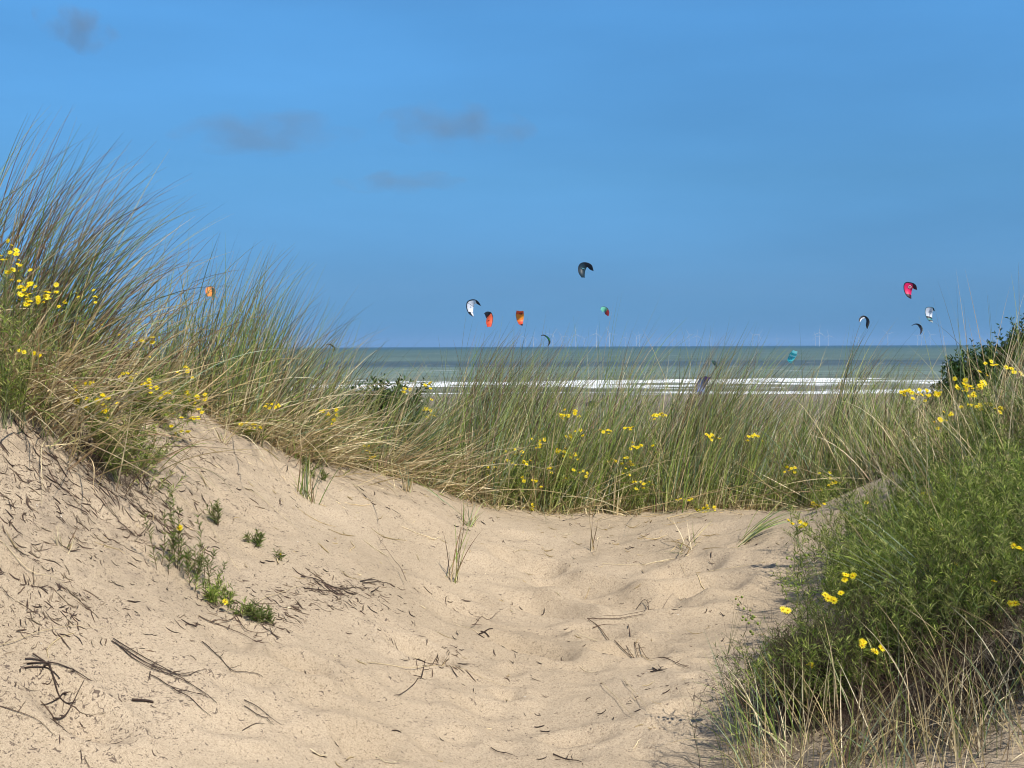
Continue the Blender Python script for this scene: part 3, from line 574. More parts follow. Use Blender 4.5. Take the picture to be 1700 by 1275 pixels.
rg('yellow flowers low in the upper right grass', 7.2, [(1572, 690, 4), (1556, 698, 2), (1596, 675, 2), (1562, 709, 1)], 1.3)
rg('yellow flowers at the right edge above the grass mound', 6.9, [(1650, 603, 3), (1688, 617, 4), (1640, 622, 2)], 1.0)
rg('two small yellow flowers in the middle of the right mound', 6.3, [(1541, 822, 2), (1577, 853, 2), (1512, 838, 2)], 1.8)

# ---- slim plants on the open sand slope
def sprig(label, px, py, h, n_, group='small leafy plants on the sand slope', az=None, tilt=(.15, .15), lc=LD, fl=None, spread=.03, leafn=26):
    n_ = int(n_*1.5); g = gpt(px, py); root = empty('sand_plant', g); root.location = (g[0], g[1], float(Hf(g[0], g[1]))); tag(root, label, 'small plant', group)
    rb = np.array(root.location); bs = rb+np.concatenate([R.normal(0, spread, (n_, 2)), np.zeros((n_, 1))], 1); bs[:, 2] = Hf(bs[:, 0], bs[:, 1])-.004
    P = stems(bs, R.uniform(.55, 1, n_)*h, R.uniform(0, 6.3, n_) if az is None else R.normal(az, .6, n_), np.abs(R.normal(tilt[0], tilt[1], n_))+.05, R.normal(0, .15, n_), 8)
    sb = Batch(); stemtube(sb, P, .0016, (.12, .08, .045)); lb = Batch()
    leaves(lb, P, int(leafn*1.6*n_), .08, (.02, .045), (.0022, .004), lc); sb.build('stem', M_TWIG, root, loc=rb); lb.build('foliage', M_LEAF, root, loc=rb)
    if fl: put_heads(root, [P[k, -1] for k in range(fl)], .8)
sprig('tall leafy plant with one yellow flower standing on the left slope', 290, 938, .30, 7, spread=.035, fl=1, leafn=34)
sprig('second stem group of leafy plant leaning right of the tall one', 328, 955, .16, 7, leafn=30, spread=.03)
sprig('low tuft of narrow leaves below the tall leafy plant', 362, 992, .10, 12, tilt=(.5, .3), lc=LG, spread=.04, leafn=22)
sprig('little round leafy plant with tiny yellow bud at the foot of the slope', 430, 1028, .09, 9, tilt=(.4, .3), fl=1, spread=.025)
sprig('small dark seedling in the middle of the left slope', 366, 873, .12, 4, spread=.012)
sprig('tiny seedling right of the dark seedling', 427, 903, .07, 4, spread=.012, tilt=(.4, .2))
sprig('tiny sprout with yellow tip on the sand', 462, 930, .05, 3, spread=.01, fl=1, leafn=8)
sprig('low leafy plant beneath the ridge straw beside the bushy tuft', 525, 790, .08, 7, tilt=(.9, .3), spread=.05)
sprig('dark green leafy plant at the foot of the left bank vegetation', 205, 765, .22, 22, tilt=(.5, .3), lc=LG, spread=.07)
sprig('leaning leafy plant reaching over the slope from the left bank', 225, 770, .30, 9, az=.2, tilt=(.8, .15), lc=LG, spread=.04, leafn=34)

# ---- the flowering bushes at the right
def bush(label, px, Y, rx, ry, n_, h, leafn, lc, fl, tilt=(.35, .3), az=None, name='ragwort_bush', cat='flowering bush', group='flowering bushes on the right mound', ll=(.022, .05), lw=(.0019, .0038), stc=(.11, .12, .05), dz=0, sr=.0015, buds=()):
    X0 = XA(px, Y); z0 = float(Hf(X0, Y)); root = empty(name, (X0, Y, z0)); tag(root, label, cat, group); rb = np.array(root.location)
    bs = np.stack([X0+R.normal(0, rx, n_), Y+R.normal(0, ry, n_), np.zeros(n_)], -1); bs[:, 2] = Hf(bs[:, 0], bs[:, 1])-.01
    A_ = R.uniform(0, 6.3, n_) if az is None else R.normal(az[0], az[1], n_)
    P = stems(bs, R.uniform(.6, 1, n_)*h, A_, np.abs(R.normal(tilt[0], tilt[1], n_)), R.normal(-.1, .25, n_), 9, wob=.05)
    k = R.randint(0, n_, n_*4); i0 = R.randint(3, 8, n_*4); Sd = stems(P[k, i0], R.uniform(.05, .16, n_*4), R.uniform(0, 6.3, n_*4), R.uniform(.2, .9, n_*4), R.normal(-.2, .2, n_*4), 5)
    sb = Batch(); stemtube(sb, P, sr, stc); stemtube(sb, Sd, sr*.6, stc); sb.build('stem', M_TWIG, root, loc=rb)
    leafn *= 1.3; lb = Batch(); leaves(lb, P, int(leafn*n_*.5), .3, ll, lw, lc); leaves(lb, Sd, int(leafn*n_), .05, ll, lw, lc); lb.build('foliage', M_LEAF, root, loc=rb)
    hp = []; fb = Batch()
    for (fx, fy, nh, Yf) in fl:
        c = at(fx, fy, Yf); j = int(np.argmin(((Sd[:, -1]-c)**2).sum(1))); a0 = Sd[j, -1]
        for q in range(nh):
            p_ = c+np.array([random.gauss(0, .014), random.gauss(0, .012), random.gauss(0, .007)]); hp.append(p_)
            s = np.linspace(0, 1, 6)[:, None]; br = a0*(1-s)+(p_-np.array([0, 0, .007]))*s; stemtube(fb, br[None], .0008, (.12, .15, .05))
    nb = 0
    for (fx, fy, nh, Yf) in buds:
        c = at(fx, fy, Yf); j = int(np.argmin(((Sd[:, -1]-c)**2).sum(1))); a0 = Sd[j, -1]
        for q in range(nh):
            p_ = c+np.array([random.gauss(0, .022), random.gauss(0, .012), random.gauss(0, .02)]); hp.append(p_); nb += 1
            s = np.linspace(0, 1, 6)[:, None]; br = a0*(1-s)+p_*s; stemtube(fb, br[None], .0008, (.12, .13, .05))
    if hp: fb.build('flower_stalk', M_TWIG, root, loc=rb); put_heads(root, hp, 1.0, nb)
    return root
bush('bright green feathery bush in the middle right with a yellow flower pair', 1560, 5.7, .20, .22, 170, .42, 46, LG, [(1582, 941, 3, 5.4), (1600, 940, 2, 5.4), (1540, 880, 1, 5.5)])
bush('green feathery bush at the left of the mound beside the sand', 1440, 5.6, .13, .16, 110, .36, 44, LG, [(1408, 957, 3, 5.2), (1376, 992, 3, 5.1), (1400, 985, 1, 5.1)], buds=[(1325, 925, 5, 5.3), (1318, 960, 4, 5.3), (1300, 975, 4, 5.2)])
bush('green bush cut off by the right edge with two single yellow daisies', 1700, 5.0, .16, .2, 150, .48, 48, LG, [(1692, 905, 3, 4.7), (1686, 1001, 2, 4.5), (1650, 965, 1, 4.7)])
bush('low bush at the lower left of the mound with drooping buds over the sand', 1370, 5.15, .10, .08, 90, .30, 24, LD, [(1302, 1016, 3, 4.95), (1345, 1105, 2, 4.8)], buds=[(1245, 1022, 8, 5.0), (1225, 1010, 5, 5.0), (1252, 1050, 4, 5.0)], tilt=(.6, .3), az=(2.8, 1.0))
bush('dark lower bush under the green bushes with small orange yellow flowers', 1520, 4.85, .24, .10, 190, .32, 36, LG, [(1430, 1071, 2, 4.7), (1455, 1079, 3, 4.7), (1436, 1066, 1, 4.7)], tilt=(.5, .3))
bush('upper green bush where the mound meets the crest grass', 1480, 6.8, .2, .3, 120, .45, 40, LG, [(1500, 930, 1, 6.0), (1437, 835, 2, 6.6)])
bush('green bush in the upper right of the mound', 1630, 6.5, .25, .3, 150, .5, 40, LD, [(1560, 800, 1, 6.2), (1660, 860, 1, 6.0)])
bush('green bush added out of view beyond the lower right corner to shade the straw', 1850, 4.1, .16, .16, 120, .55, 34, LD, [])  # added bush outside the frame, placed to cast shade into the corner
# bare dead twigs at the bush foot
def dead(label, px, Y, rx, ry, n_, h, az, tilt, col):
    X0 = XA(px, Y); z0 = float(Hf(X0, Y)); bs = np.stack([X0+R.normal(0, rx, n_), Y+R.normal(0, ry, n_), np.zeros(n_)], -1); bs[:, 2] = Hf(bs[:, 0], bs[:, 1])
    P = stems(bs, R.uniform(.5, 1, n_)*h, R.normal(az, .9, n_), np.abs(R.normal(tilt, .35, n_)), R.normal(0, .5, n_), 9, wob=.12)
    k = R.randint(0, n_, n_*3); i0 = R.randint(2, 8, n_*3); Sd = stems(P[k, i0], R.uniform(.04, .14, n_*3), R.uniform(0, 6.3, n_*3), R.uniform(.3, 1.5, n_*3), R.normal(0, .5, n_*3), 5, wob=.1)
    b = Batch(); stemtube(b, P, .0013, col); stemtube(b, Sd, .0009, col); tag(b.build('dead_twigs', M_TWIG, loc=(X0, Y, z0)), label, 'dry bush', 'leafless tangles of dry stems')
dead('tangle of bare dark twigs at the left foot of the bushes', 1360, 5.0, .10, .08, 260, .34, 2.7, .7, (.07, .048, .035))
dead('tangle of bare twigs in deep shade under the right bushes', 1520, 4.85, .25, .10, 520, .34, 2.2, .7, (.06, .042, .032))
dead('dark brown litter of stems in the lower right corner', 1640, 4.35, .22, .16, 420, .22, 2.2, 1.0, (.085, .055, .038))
tussock('grass_tussock', 'long green and straw blades growing up through the middle right bush', 1590, 5.9, 150, .22, (.4, .75), (.3, .25), (.5, .3), (.4, .25, .35, 0), az=(1.2, 1.6), wid=(.003, .005))
tussock('grass_tussock', 'dry stalks standing in the upper right bush', 1640, 6.3, 200, .24, (.45, .95), (.3, .25), (.4, .3), (.1, .05, .8, .05), az=(2.4, 1.0), wid=(.0026, .0045))
dead('brown dry twigs under the flowering plant on the left bank', 175, 6.05, .10, .06, 90, .20, -1.5, .8, (.10, .07, .05))

# ---- broad leaved bushes behind the crest
def leafbush(name, label, X0, Y0, z0, prof, thick, n_, cols, ls):
    root = empty(name, (X0, Y0, z0)); tag(root, label, 'bush'); rb = np.array(root.location)
    # clumps filling the bush, each a spray of pointed leaves on an upright shoot
    m = n_; px = R.uniform(0, 1, m); xs = np.interp(px, np.linspace(0, 1, len(prof)), [p_[0] for p_ in prof]); hs = np.interp(px, np.linspace(0, 1, len(prof)), [p_[1] for p_ in prof])
    zz = hs*np.sqrt(R.uniform(.02, 1, m)); yy = R.normal(0, thick, m)*np.sqrt(np.clip(1.05-zz/hs, .05, 1))
    bs = rb+np.stack([xs, yy, zz-.15], -1)
    P = stems(bs, R.uniform(.08, .34, m), R.normal(0, 1.2, m), np.abs(R.normal(.35, .3, m)), R.normal(.1, .3, m), 6)
    nt_ = 26; foot = np.repeat(rb[None], nt_, 0)+np.stack([R.uniform(prof[0][0]*.4, prof[-1][0]*.4, nt_), R.normal(0, .1, nt_), np.full(nt_, -.3)], -1)
    k = R.randint(0, m, nt_); s = np.linspace(0, 1, 8)[None, :, None]; T = foot[:, None]*(1-s)+bs[k][:, None]*s+np.sin(s*3.1)*R.normal(0, .06, (nt_, 1, 3))
    sb = Batch(); stemtube(sb, T, .008, (.07, .055, .04), 5); sb.build('trunk', M_TWIG, root, loc=rb)
    lb = Batch(); leaves(lb, P, m*22, 0, ls, (.008, .014), cols, out_=.9, up=.2, jit=.35); stemtube(lb, P, .002, (.06, .06, .03)); lb.build('crown', M_LEAF, root, loc=rb)
Y0 = 13.0; x1 = XA(1555, Y0); x2 = XA(1850, Y0)
leafbush('sea_buckthorn', 'dark green bush rising against the sky at the right edge', XA(1660, Y0), Y0, EYE-.9, [(XA(1545, Y0)-XA(1660, Y0), .40), (XA(1590, Y0)-XA(1660, Y0), .74), (XA(1640, Y0)-XA(1660, Y0), .84), (XA(1680, Y0)-XA(1660, Y0), .98), (XA(1760, Y0)-XA(1660, Y0), 1.35), (1.1, 1.4), (1.6, .7)], .35, 1900, [(.045, .095, .020), (.07, .13, .028), (.028, .06, .016), (.10, .15, .035)], (.03, .06))
Y0 = 9.1
leafbush('sea_buckthorn', 'dark leafy bush in front of the surf left of centre', XA(620, Y0), Y0, EYE-.98, [(XA(520, Y0)-XA(620, Y0), .40), (XA(570, Y0)-XA(620, Y0), .66), (XA(625, Y0)-XA(620, Y0), .72), (XA(670, Y0)-XA(620, Y0), .66), (XA(730, Y0)-XA(620, Y0), .25)], .18, 700, [(.035, .075, .02), (.05, .10, .025), (.025, .05, .016)], (.03, .06))

# ------------------------------------------------------------------ sticks and litter on the sand
def poly3(pts, lift=.004, seg=5):
    q = []
    for (a, b_), (c, d) in zip(pts[:-1], pts[1:]):
        for t in np.linspace(0, 1, seg, endpoint=False): q.append((a+(c-a)*t, b_+(d-b_)*t))
    q.append(pts[-1]); P = []
    for k, (a, b_) in enumerate(q):
        g = gpt(a, b_); P.append((g[0], g[1], float(Hf(g[0], g[1]))+lift+abs(math.sin(k*1.9+a))*.004))
    return np.array(P)
def stick(label, lines, r, col, name='twig', cat='twig', group='dead twigs lying on the sand', lift=.004, taper=.4):
    b = Batch(); L0 = poly3(lines[0], lift)
    for ln in lines:
        P = poly3(ln, lift)+0; P = P+R.normal(0, .0007, P.shape); S = len(P)
        for _ in range(2): P[1:-1] = (P[:-2]+2*P[1:-1]+P[2:])/4
        if S > 8 and name == 'twig':
            for q_ in range(2):
                k_ = R.randint(2, S-3); a_ = R.uniform(0, 6.3); t_ = np.linspace(0, 1, 5)[:, None]; O = P[k_]+t_*R.uniform(.02, .05)*np.array([math.cos(a_), math.sin(a_), .15])+R.normal(0, .001, (5, 3)); O[0] = P[k_]
                b.tubes(O[None], (np.linspace(.5, .2, 5)*r)[None], np.broadcast_to(np.array(col), (1, 5, 3)), 4)
        b.tubes(P[None], (np.linspace(1, taper, S)*r*.72)[None], np.broadcast_to(np.array(col), (1, S, 3))*R.uniform(.8, 1.2, (1, S, 1)), 5)
    o = b.build(name, M_TWIG, loc=L0[0]); tag(o, label, cat, group)
DK = (.055, .038, .030); BR = (.12, .08, .055); PS = (.50, .40, .24)
stick('bundle of dark stems running down the sand at lower left', [[(185, 1062), (215, 1080), (260, 1105), (320, 1140), (345, 1165)], [(190, 1064), (225, 1090), (290, 1120), (335, 1122)], [(188, 1060), (240, 1085), (300, 1125), (360, 1172)], [(200, 1072), (250, 1098), (310, 1128), (340, 1118)]], .003, DK)
stick('dark twig with a knob below the bundle of stems', [[(250, 1112), (280, 1135), (320, 1155), (360, 1170)], [(250, 1108), (246, 1125)], [(285, 1138), (315, 1165), (350, 1186)]], .0028, DK)
stick('black root cluster radiating in a hollow at lower left', [[(45, 1118), (80, 1122), (120, 1130), (153, 1148)], [(42, 1125), (75, 1125), (100, 1140)], [(55, 1100), (75, 1118), (98, 1145)], [(80, 1122), (100, 1155), (125, 1160)], [(42, 1110), (78, 1120), (65, 1135)], [(88, 1185), (120, 1160), (140, 1145)], [(110, 1148), (95, 1155), (68, 1172)]], .0042, DK)
stick('crooked dark twig on the slope right of the bundle', [[(335, 1060), (352, 1078), (365, 1092), (385, 1105), (410, 1108), (437, 1116)], [(378, 1100), (384, 1108)]], .0028, DK)
stick('short forked stick near the lower left centre', [[(405, 1168), (430, 1176), (468, 1200)], [(405, 1180), (440, 1190), (455, 1198)], [(402, 1200), (440, 1196)]], .0026, DK)
stick('short thick stick lying level at lower left', [[(219, 1162), (254, 1163)]], .006, DK, taper=1)
stick('slender dark stick below the dark hollow in the middle', [[(706, 1114), (698, 1130), (688, 1145), (672, 1158), (655, 1168)]], .0032, DK)
stick('long pale straw lying across the middle hollow', [[(612, 1118), (700, 1118), (770, 1125), (840, 1140)]], .0022, PS, 'straw', 'straw', 'loose straws on the sand')
stick('looping dark root standing from the sand right of centre', [[(1052, 1011), (1060, 1001), (1070, 999), (1077, 1004), (1076, 1028), (1072, 1034), (1040, 1034), (1000, 1037)]], .0026, DK, lift=.02)
stick('straight twig slanting up beside the looping root', [[(1085, 1019), (1098, 1008), (1118, 991)]], .0022, BR, lift=.015)
stick('short black curved stick right of the looping root', [[(1100, 1021), (1112, 1019), (1122, 1021), (1132, 1026)]], .0045, (.03, .022, .02))
stick('long forked branch lying right of centre', [[(975, 1038), (1005, 1055), (1040, 1080), (1070, 1094), (1110, 1102), (1146, 1107)], [(1010, 1060), (1045, 1070), (1080, 1092), (1118, 1104), (1143, 1105)], [(1043, 1044), (1046, 1062), (1052, 1078), (1068, 1092)], [(975, 1038), (1020, 1035), (1072, 1033)], [(985, 1048), (1030, 1042)], [(1020, 1078), (1060, 1088), (1095, 1091)]], .003, BR)
stick('bent twig with forked foot in the middle of the sand', [[(784, 1053), (797, 1038), (812, 1028), (830, 1020)], [(784, 1053), (800, 1048)]], .0028, BR, lift=.01)
stick('thin leaning stem with a dry seed head left of centre', [[(675, 987), (662, 960), (645, 930), (632, 912)], [(632, 912), (628, 904)], [(633, 912), (637, 905)]], .002, BR, lift=.03)
stick('flat dark wood chip in the middle of the sand', [[(795, 1064), (818, 1060)], [(798, 1060), (812, 1066)]], .004, DK, taper=.8)
stick('cross shaped black twig right of the lower centre', [[(1080, 1124), (1095, 1118), (1101, 1111)], [(1084, 1114), (1092, 1120), (1103, 1123)]], .004, (.03, .022, .02))
stick('dark twig at the lower centre edge', [[(815, 1240), (835, 1248), (855, 1258)]], .003, DK)
stick('dark stick at the bottom edge of the picture', [[(918, 1254), (945, 1264), (965, 1273)]], .0045, DK)
stick('thin brown root trailing at the lower left corner', [[(0, 1182), (30, 1200), (60, 1215), (95, 1240)], [(30, 1200), (45, 1190)]], .0022, BR)
stick('long straw running from the left bank down to the small plants', [[(215, 770), (280, 810), (345, 868), (375, 910), (400, 952)]], .0018, PS, 'straw', 'straw', 'loose straws on the sand', lift=.01)
stick('curved pale straw on the slope right of the seedlings', [[(405, 815), (455, 850), (497, 893)]], .0018, PS, 'straw', 'straw', 'loose straws on the sand', lift=.008)
stick('short pale straw beside the low tuft of narrow leaves', [[(425, 1003), (465, 992), (503, 978)]], .002, PS, 'straw', 'straw', 'loose straws on the sand', lift=.008)
stick('long straw crossing the left bank', [[(0, 905), (60, 950), (130, 985)]], .0018, PS, 'straw', 'straw', 'loose straws on the sand', lift=.01)
stick('pale straw pointing to the bundle of dark stems', [[(0, 1082), (60, 1062), (120, 1048), (178, 1042)]], .0018, PS, 'straw', 'straw', 'loose straws on the sand', lift=.01)
stick('pale straw right of the spread out tuft', [[(1175, 958), (1225, 955), (1278, 945)]], .002, PS, 'straw', 'straw', 'loose straws on the sand', lift=.005)
stick('short curved straw below the spread out tuft', [[(1093, 932), (1115, 930), (1140, 945)]], .002, PS, 'straw', 'straw', 'loose straws on the sand', lift=.005)
stick('thin straw above the dark chip', [[(1000, 937), (1060, 935), (1085, 931)]], .0018, PS, 'straw', 'straw', 'loose straws on the sand', lift=.005)
stick('two pale straws crossing near the lower right', [[(998, 1145), (1030, 1180), (1055, 1215)], [(1035, 1138), (1060, 1175), (1085, 1217)]], .0018, PS, 'straw', 'straw', 'loose straws on the sand', lift=.01)
stick('dark debris line on the slope left of centre', [[(500, 962), (540, 975), (580, 992), (612, 1008)], [(505, 985), (560, 990), (600, 985)], [(520, 970), (545, 990)]], .0032, DK)
stick('dark flattened twig heap left of the solitary tuft', [[(598, 974), (620, 972), (637, 980)], [(602, 978), (636, 976)], [(617, 997), (630, 986)]], .004, DK)
stick('dark roots beside the small leafy plants', [[(350, 1030), (385, 1022), (420, 1000), (460, 1010)], [(388, 1012), (410, 1040), (445, 1050)], [(330, 1020), (380, 1040), (420, 1062)]], .003, BR)
stick('dark root heap in the middle hollow', [[(690, 1095), (720, 1098), (742, 1100)], [(695, 1100), (735, 1090)], [(700, 1090), (715, 1110)], [(705, 1105), (738, 1108)]], .0035, DK)

def litter(N, region, size, cols, dens=None):
    """small crooked scraps; region gives picture-space bearings, feet found on the ground"""
    b = Batch(); pts = []
    while len(pts) < N:
        X = R.uniform(-2.6, 2.2, 4*N); Y = R.uniform(3.7, 9.3, 4*N); Z = Hf(X, Y); px = X/Y*F+850; py = HOR+(EYE-Z)/Y*F
        ok = region(px, py, X, Y); ok &= (Y < front(px)) | (R.uniform(0, 1, len(X)) < .0)
        pts += list(zip(X[ok], Y[ok], Z[ok]))
    R.shuffle(pts); pts = np.array(pts[:N]); a = R.uniform(0, 6.3, N); l = R.uniform(0, 1, N)**4*size[1]*2.2+size[0]*R.uniform(.5, 1.6, N)
    S = 6; s = np.linspace(-.5, .5, S); P = np.zeros((N, S, 3)); an = a[:, None]+R.normal(0, .6, (N, 1))*s[None]+R.normal(0, .14, (N, S))
    P[:, :, 0] = pts[:, :1]+np.cumsum(np.cos(an)*l[:, None]/S, 1); P[:, :, 1] = pts[:, 1:2]+np.cumsum(np.sin(an)*l[:, None]/S, 1)
    P[:, :, 2] = Hf(P[:, :, 0], P[:, :, 1])+R.uniform(.0, .004, (N, 1))+np.abs(s)[None]*R.uniform(-.1, .35, (N, 1))*l[:, None]
    rr = np.repeat(R.uniform(.0005, .0016, N)[:, None]*(l[:, None]/.03+.5).clip(0, 1.8), S, 1)*np.array([.4, .8, 1, 1, .8, .4])
    c = np.array(cols)[R.randint(0, len(cols), N)]*R.uniform(.7, 1.3, (N, 1)); b.tubes(P, rr, np.repeat(c[:, None], S, 1), 4); return b
def reg(px, py, X, Y):
    d = vnoise(X*3, Y*3, 21)+vnoise(X*9, Y*9, 22)*.7
    left = np.clip((800-px)/800, 0, 1); return R.uniform(0, 1, len(px)) < np.clip(-.12+left*.35+d*2.6, .012, 1)
bd = litter(7000, lambda px, py, X, Y: R.uniform(0, 1, len(px)) < np.clip(.25+(700-px)/1500+vnoise(X*2.2, Y*2.2, 51), .05, 1), (.0025, .0035), [DK, BR, (.09, .06, .045), (.2, .15, .1)])
tag(bd.build('plant_crumbs', M_TWIG), 'fine dark crumbs of plant matter peppering the sand', 'debris', kind='stuff')
b = litter(2300, reg, (.005, .026), [DK, BR, (.09, .06, .045), (.04, .03, .025)])
tag(b.build('plant_debris', M_TWIG), 'small dark scraps of root and stem scattered over the sand', 'debris', kind='stuff')
def reg2(px, py, X, Y):
    d = vnoise(X*9, Y*9, 31)+vnoise(X*23, Y*23, 32)*.6
    e1 = ((px-130)/150)**2+((py-790)/75)**2 < 1; e2 = ((px-60)/80)**2+((py-1010)/60)**2 < 1; e3 = ((px-560)/90)**2+((py-985)/30)**2 < 1; e4 = ((px-400)/90)**2+((py-1030)/40)**2 < 1; e5 = ((px-715)/45)**2+((py-1098)/16)**2 < 1; e6 = ((px-120)/60)**2+((py-1180)/40)**2 < 1; e7 = ((px-250)/80)**2+((py-880)/60)**2 < 1
    q = lambda cx, cy, rx, ry: np.exp(-(((px-cx)/rx)**2+((py-cy)/ry)**2)*1.1)
    pr = q(130,800,170,90)*1.0+q(60,1010,80,60)+q(560,985,90,26)+q(400,1030,80,32)+q(715,1098,34,12)+q(120,1180,50,34)*.7+q(250,880,70,50)*.7+q(40,930,60,30)
    return R.uniform(0, 1, len(px)) < pr*np.clip(d*3+.7, 0, 1)
b = litter(3200, reg2, (.008, .036), [DK, BR, (.09, .06, .045), (.2, .15, .1)])
tag(b.build('rootlets', M_TWIG), 'matted dark rootlets exposed in patches of the left bank', 'debris', kind='stuff')
b = litter(500, lambda px, py, X, Y: R.uniform(0, 1, len(px)) < np.clip((py-700)/600, .1, 1)*0+np.where((py < 960) | (px > 1050), 1, .25), (.03, .10), STRAW)
tag(b.build('loose_straw', M_GRASS), 'short bits of pale straw strewn over the sand', 'debris', kind='stuff')
b = litter(160, lambda px, py, X, Y: R.uniform(0, 1, len(px)) < .5, (.003, .004), [(.7, .66, .58)])
tag(b.build('shell_fragments', M_TWIG), 'tiny white shell fragments scattered in the sand', 'shells', kind='stuff')

# ------------------------------------------------------------------ kites
KM = {}
def km(c):
    if c not in KM:
        m, n, o = newmat('kite_cloth'); d = n.nodes.new('ShaderNodeBsdfPrincipled'); d.inputs['Base Color'].default_value = (*c, 1); d.inputs['Roughness'].default_value = .45
        t = n.nodes.new('ShaderNodeBsdfTranslucent'); t.inputs[0].default_value = (*c, 1); s = n.nodes.new('ShaderNodeMixShader'); s.inputs[0].default_value = .5
        n.links.new(d.outputs[0], s.inputs[1]); n.links.new(t.outputs[0], s.inputs[2]); n.links.new(s.outputs[0], o.inputs[0]); KM[c] = m
    return KM[c]
def spline(P, t):
    P = np.array(P, float); d = np.r_[0, np.cumsum(np.linalg.norm(np.diff(P, axis=0), axis=1)+1e-6)]; d /= d[-1]
    x = np.stack([np.interp(t, d, P[:, k]) for k in range(P.shape[1])], -1)
    for _ in range(2): x[1:-1] = (x[:-2]+2*x[1:-1]+x[2:])/4
    return x
def kite(label, org, sc, LE, TE, Y, colf, lec, depth=1.6, rad_=.10, emb=None):
    """leading and trailing edges of the canopy, in the picture's directions; the arc also bows away from the shore"""
    t = np.linspace(0, 1, 25); conv = lambda Q: spline([(org[0]+a/sc, org[1]+b_/sc) for a, b_ in Q], t)
    l = conv(LE); r = conv(TE); bow = depth*(1-(2*t-1)**2)
    A = np.array([at(l[k, 0], l[k, 1], Y+bow[k]) for k in range(25)]); B = np.array([at(r[k, 0], r[k, 1], Y+bow[k]*.8+.7*math.sin(math.pi*t[k])) for k in range(25)])
    c0 = A.mean(0); root = empty('kite', c0); tag(root, label, 'kite', 'kites over the sea' if Y > 240 else 'kites lying on the beach')
    nc = 7; cs = np.linspace(0, 1, nc); nrm = np.cross(np.gradient(A, axis=0), B-A); nrm /= np.linalg.norm(nrm, axis=1, keepdims=True)+1e-9
    if nrm[12, 1] > 0: nrm = -nrm
    ch = np.linalg.norm(B-A, axis=1)
    G = A[:, None]*(1-cs)[None, :, None]+B[:, None]*cs[None, :, None]+nrm[:, None]*(np.sin(cs*math.pi)[None]*.10*ch[:, None])[..., None]
    b = Batch(); mats = []; idx = {}
    for side in (0, 1):
        V = G-nrm[:, None]*.03*side
        for k in range(24):
            for j in range(nc-1):
                c = colf((k+.5)/24, (j+.5)/(nc-1), side)
                if c not in idx: idx[c] = len(mats); mats.append(km(c))
                q = [V[k, j], V[k, j+1], V[k+1, j+1], V[k+1, j]]; b.add(q, [[0, 1, 2, 3] if side == 0 else [3, 2, 1, 0]], c, idx[c])
    b.build('canopy', mats, root, loc=c0, smooth=False)
    b = Batch(); b.tubes(A[None]+np.array([0, .02, 0]), (rad_*(.35+.65*np.sin(t*math.pi)))[None], np.full((1, 25, 3), .1), 8); b.build('leading_edge', km(lec), root, loc=c0)
    for k in (5, 12, 19):
        b = Batch(); b.tubes(G[k][None]+np.array([0, .05, 0]), np.full((1, nc), rad_*.45), np.full((1, nc, 3), .1), 6); b.build('strut', km(lec), root, loc=c0)
    if emb:
        k, j, s, col, kind = emb; c = (G[k, j]+G[k, j+1])/2-np.array([0, .12, 0]); tx = A[min(k+1, 24)]-A[k-1]; tx /= np.linalg.norm(tx); ty = B[k]-A[k]; ty /= np.linalg.norm(ty)
        b = Batch(); an = np.linspace(0, 2*math.pi*(1 if kind == 'ring' else .78), 18); P = c+s*(np.cos(an)[:, None]*tx+np.sin(an)[:, None]*ty)
        if kind == 'bar': P = c+np.linspace(-1, 1, 18)[:, None]*s*ty+.3*s*np.sin(np.linspace(-3, 3, 18))[:, None]*tx
        b.tubes(P[None], np.full((1, 18), s*.30), np.full((1, 18, 3), .1), 5); b.build('emblem', km(col), root, loc=c0)
    return root
BLK = (.012, .015, .022); TEAL = (.006, .035, .055); WHT = (.86, .87, .92); ORG = (.95, .28, .02); YOR = (1.0, .46, .04); RED = (.85, .13, .06)
o1 = (740, 400); s1 = 5.3125; o2 = (1380, 440); s2 = 7.0833; o8 = (300, 450); s8 = 5.667; o4 = (1000, 530); s4 = 3.5417; o3 = (520, 540)
kite('white kite with black leading edge left of the orange kites', o1, s1, [(245,668),(205,645),(183,590),(188,535),(235,515),(270,522),(298,548),(308,572)], [(246,668),(240,625),(243,590),(250,565),(258,552),(268,550),(285,562),(308,573)], 400,
     lambda t, c, s: BLK if t > .8 or (t < .2 and c < .45) else WHT, BLK, rad_=.16, emb=(10, 3, .22, (.35, .35, .4), 'bar'))
kite('orange red kite with one black wing beside the white kite', o1, s1, [(338,640),(360,622),(400,628),(417,670),(412,720),(400,758)], [(352,668),(360,685),(370,660),(358,690),(354,720),(366,760)], 380,
     lambda t, c, s: BLK if t < .38 else (RED if t > .85 else (.95, .20, .08)), BLK, rad_=.08, emb=(16, 3, .26, BLK, 'bar'))
kite('orange yellow kite with dark lower tip', o1, s1, [(626,614),(618,650),(628,700),(645,735),(674,748)], [(686,616),(690,650),(686,690),(681,720),(677,748)], 390,
     lambda t, c, s: (.75, .17, .05) if t < .2 else YOR if t < .5 else ORG if t < .68 else RED if t < .86 else BLK, (.75, .15, .04), rad_=.07, emb=(4, 3, .28, (.10, .03, .02), 'c'))
kite('dark navy kite flying highest above the centre of the sea', o1, s1, [(1200,323),(1172,285),(1168,230),(1185,200),(1215,188),(1255,193),(1290,213),(1303,262)], [(1226,325),(1226,290),(1232,258),(1241,236),(1248,226),(1260,242),(1278,258),(1303,265)], 360,
     lambda t, c, s: TEAL if t < .55 else BLK, BLK, emb=(9, 3, .38, (.15, .42, .48), 'bar'))
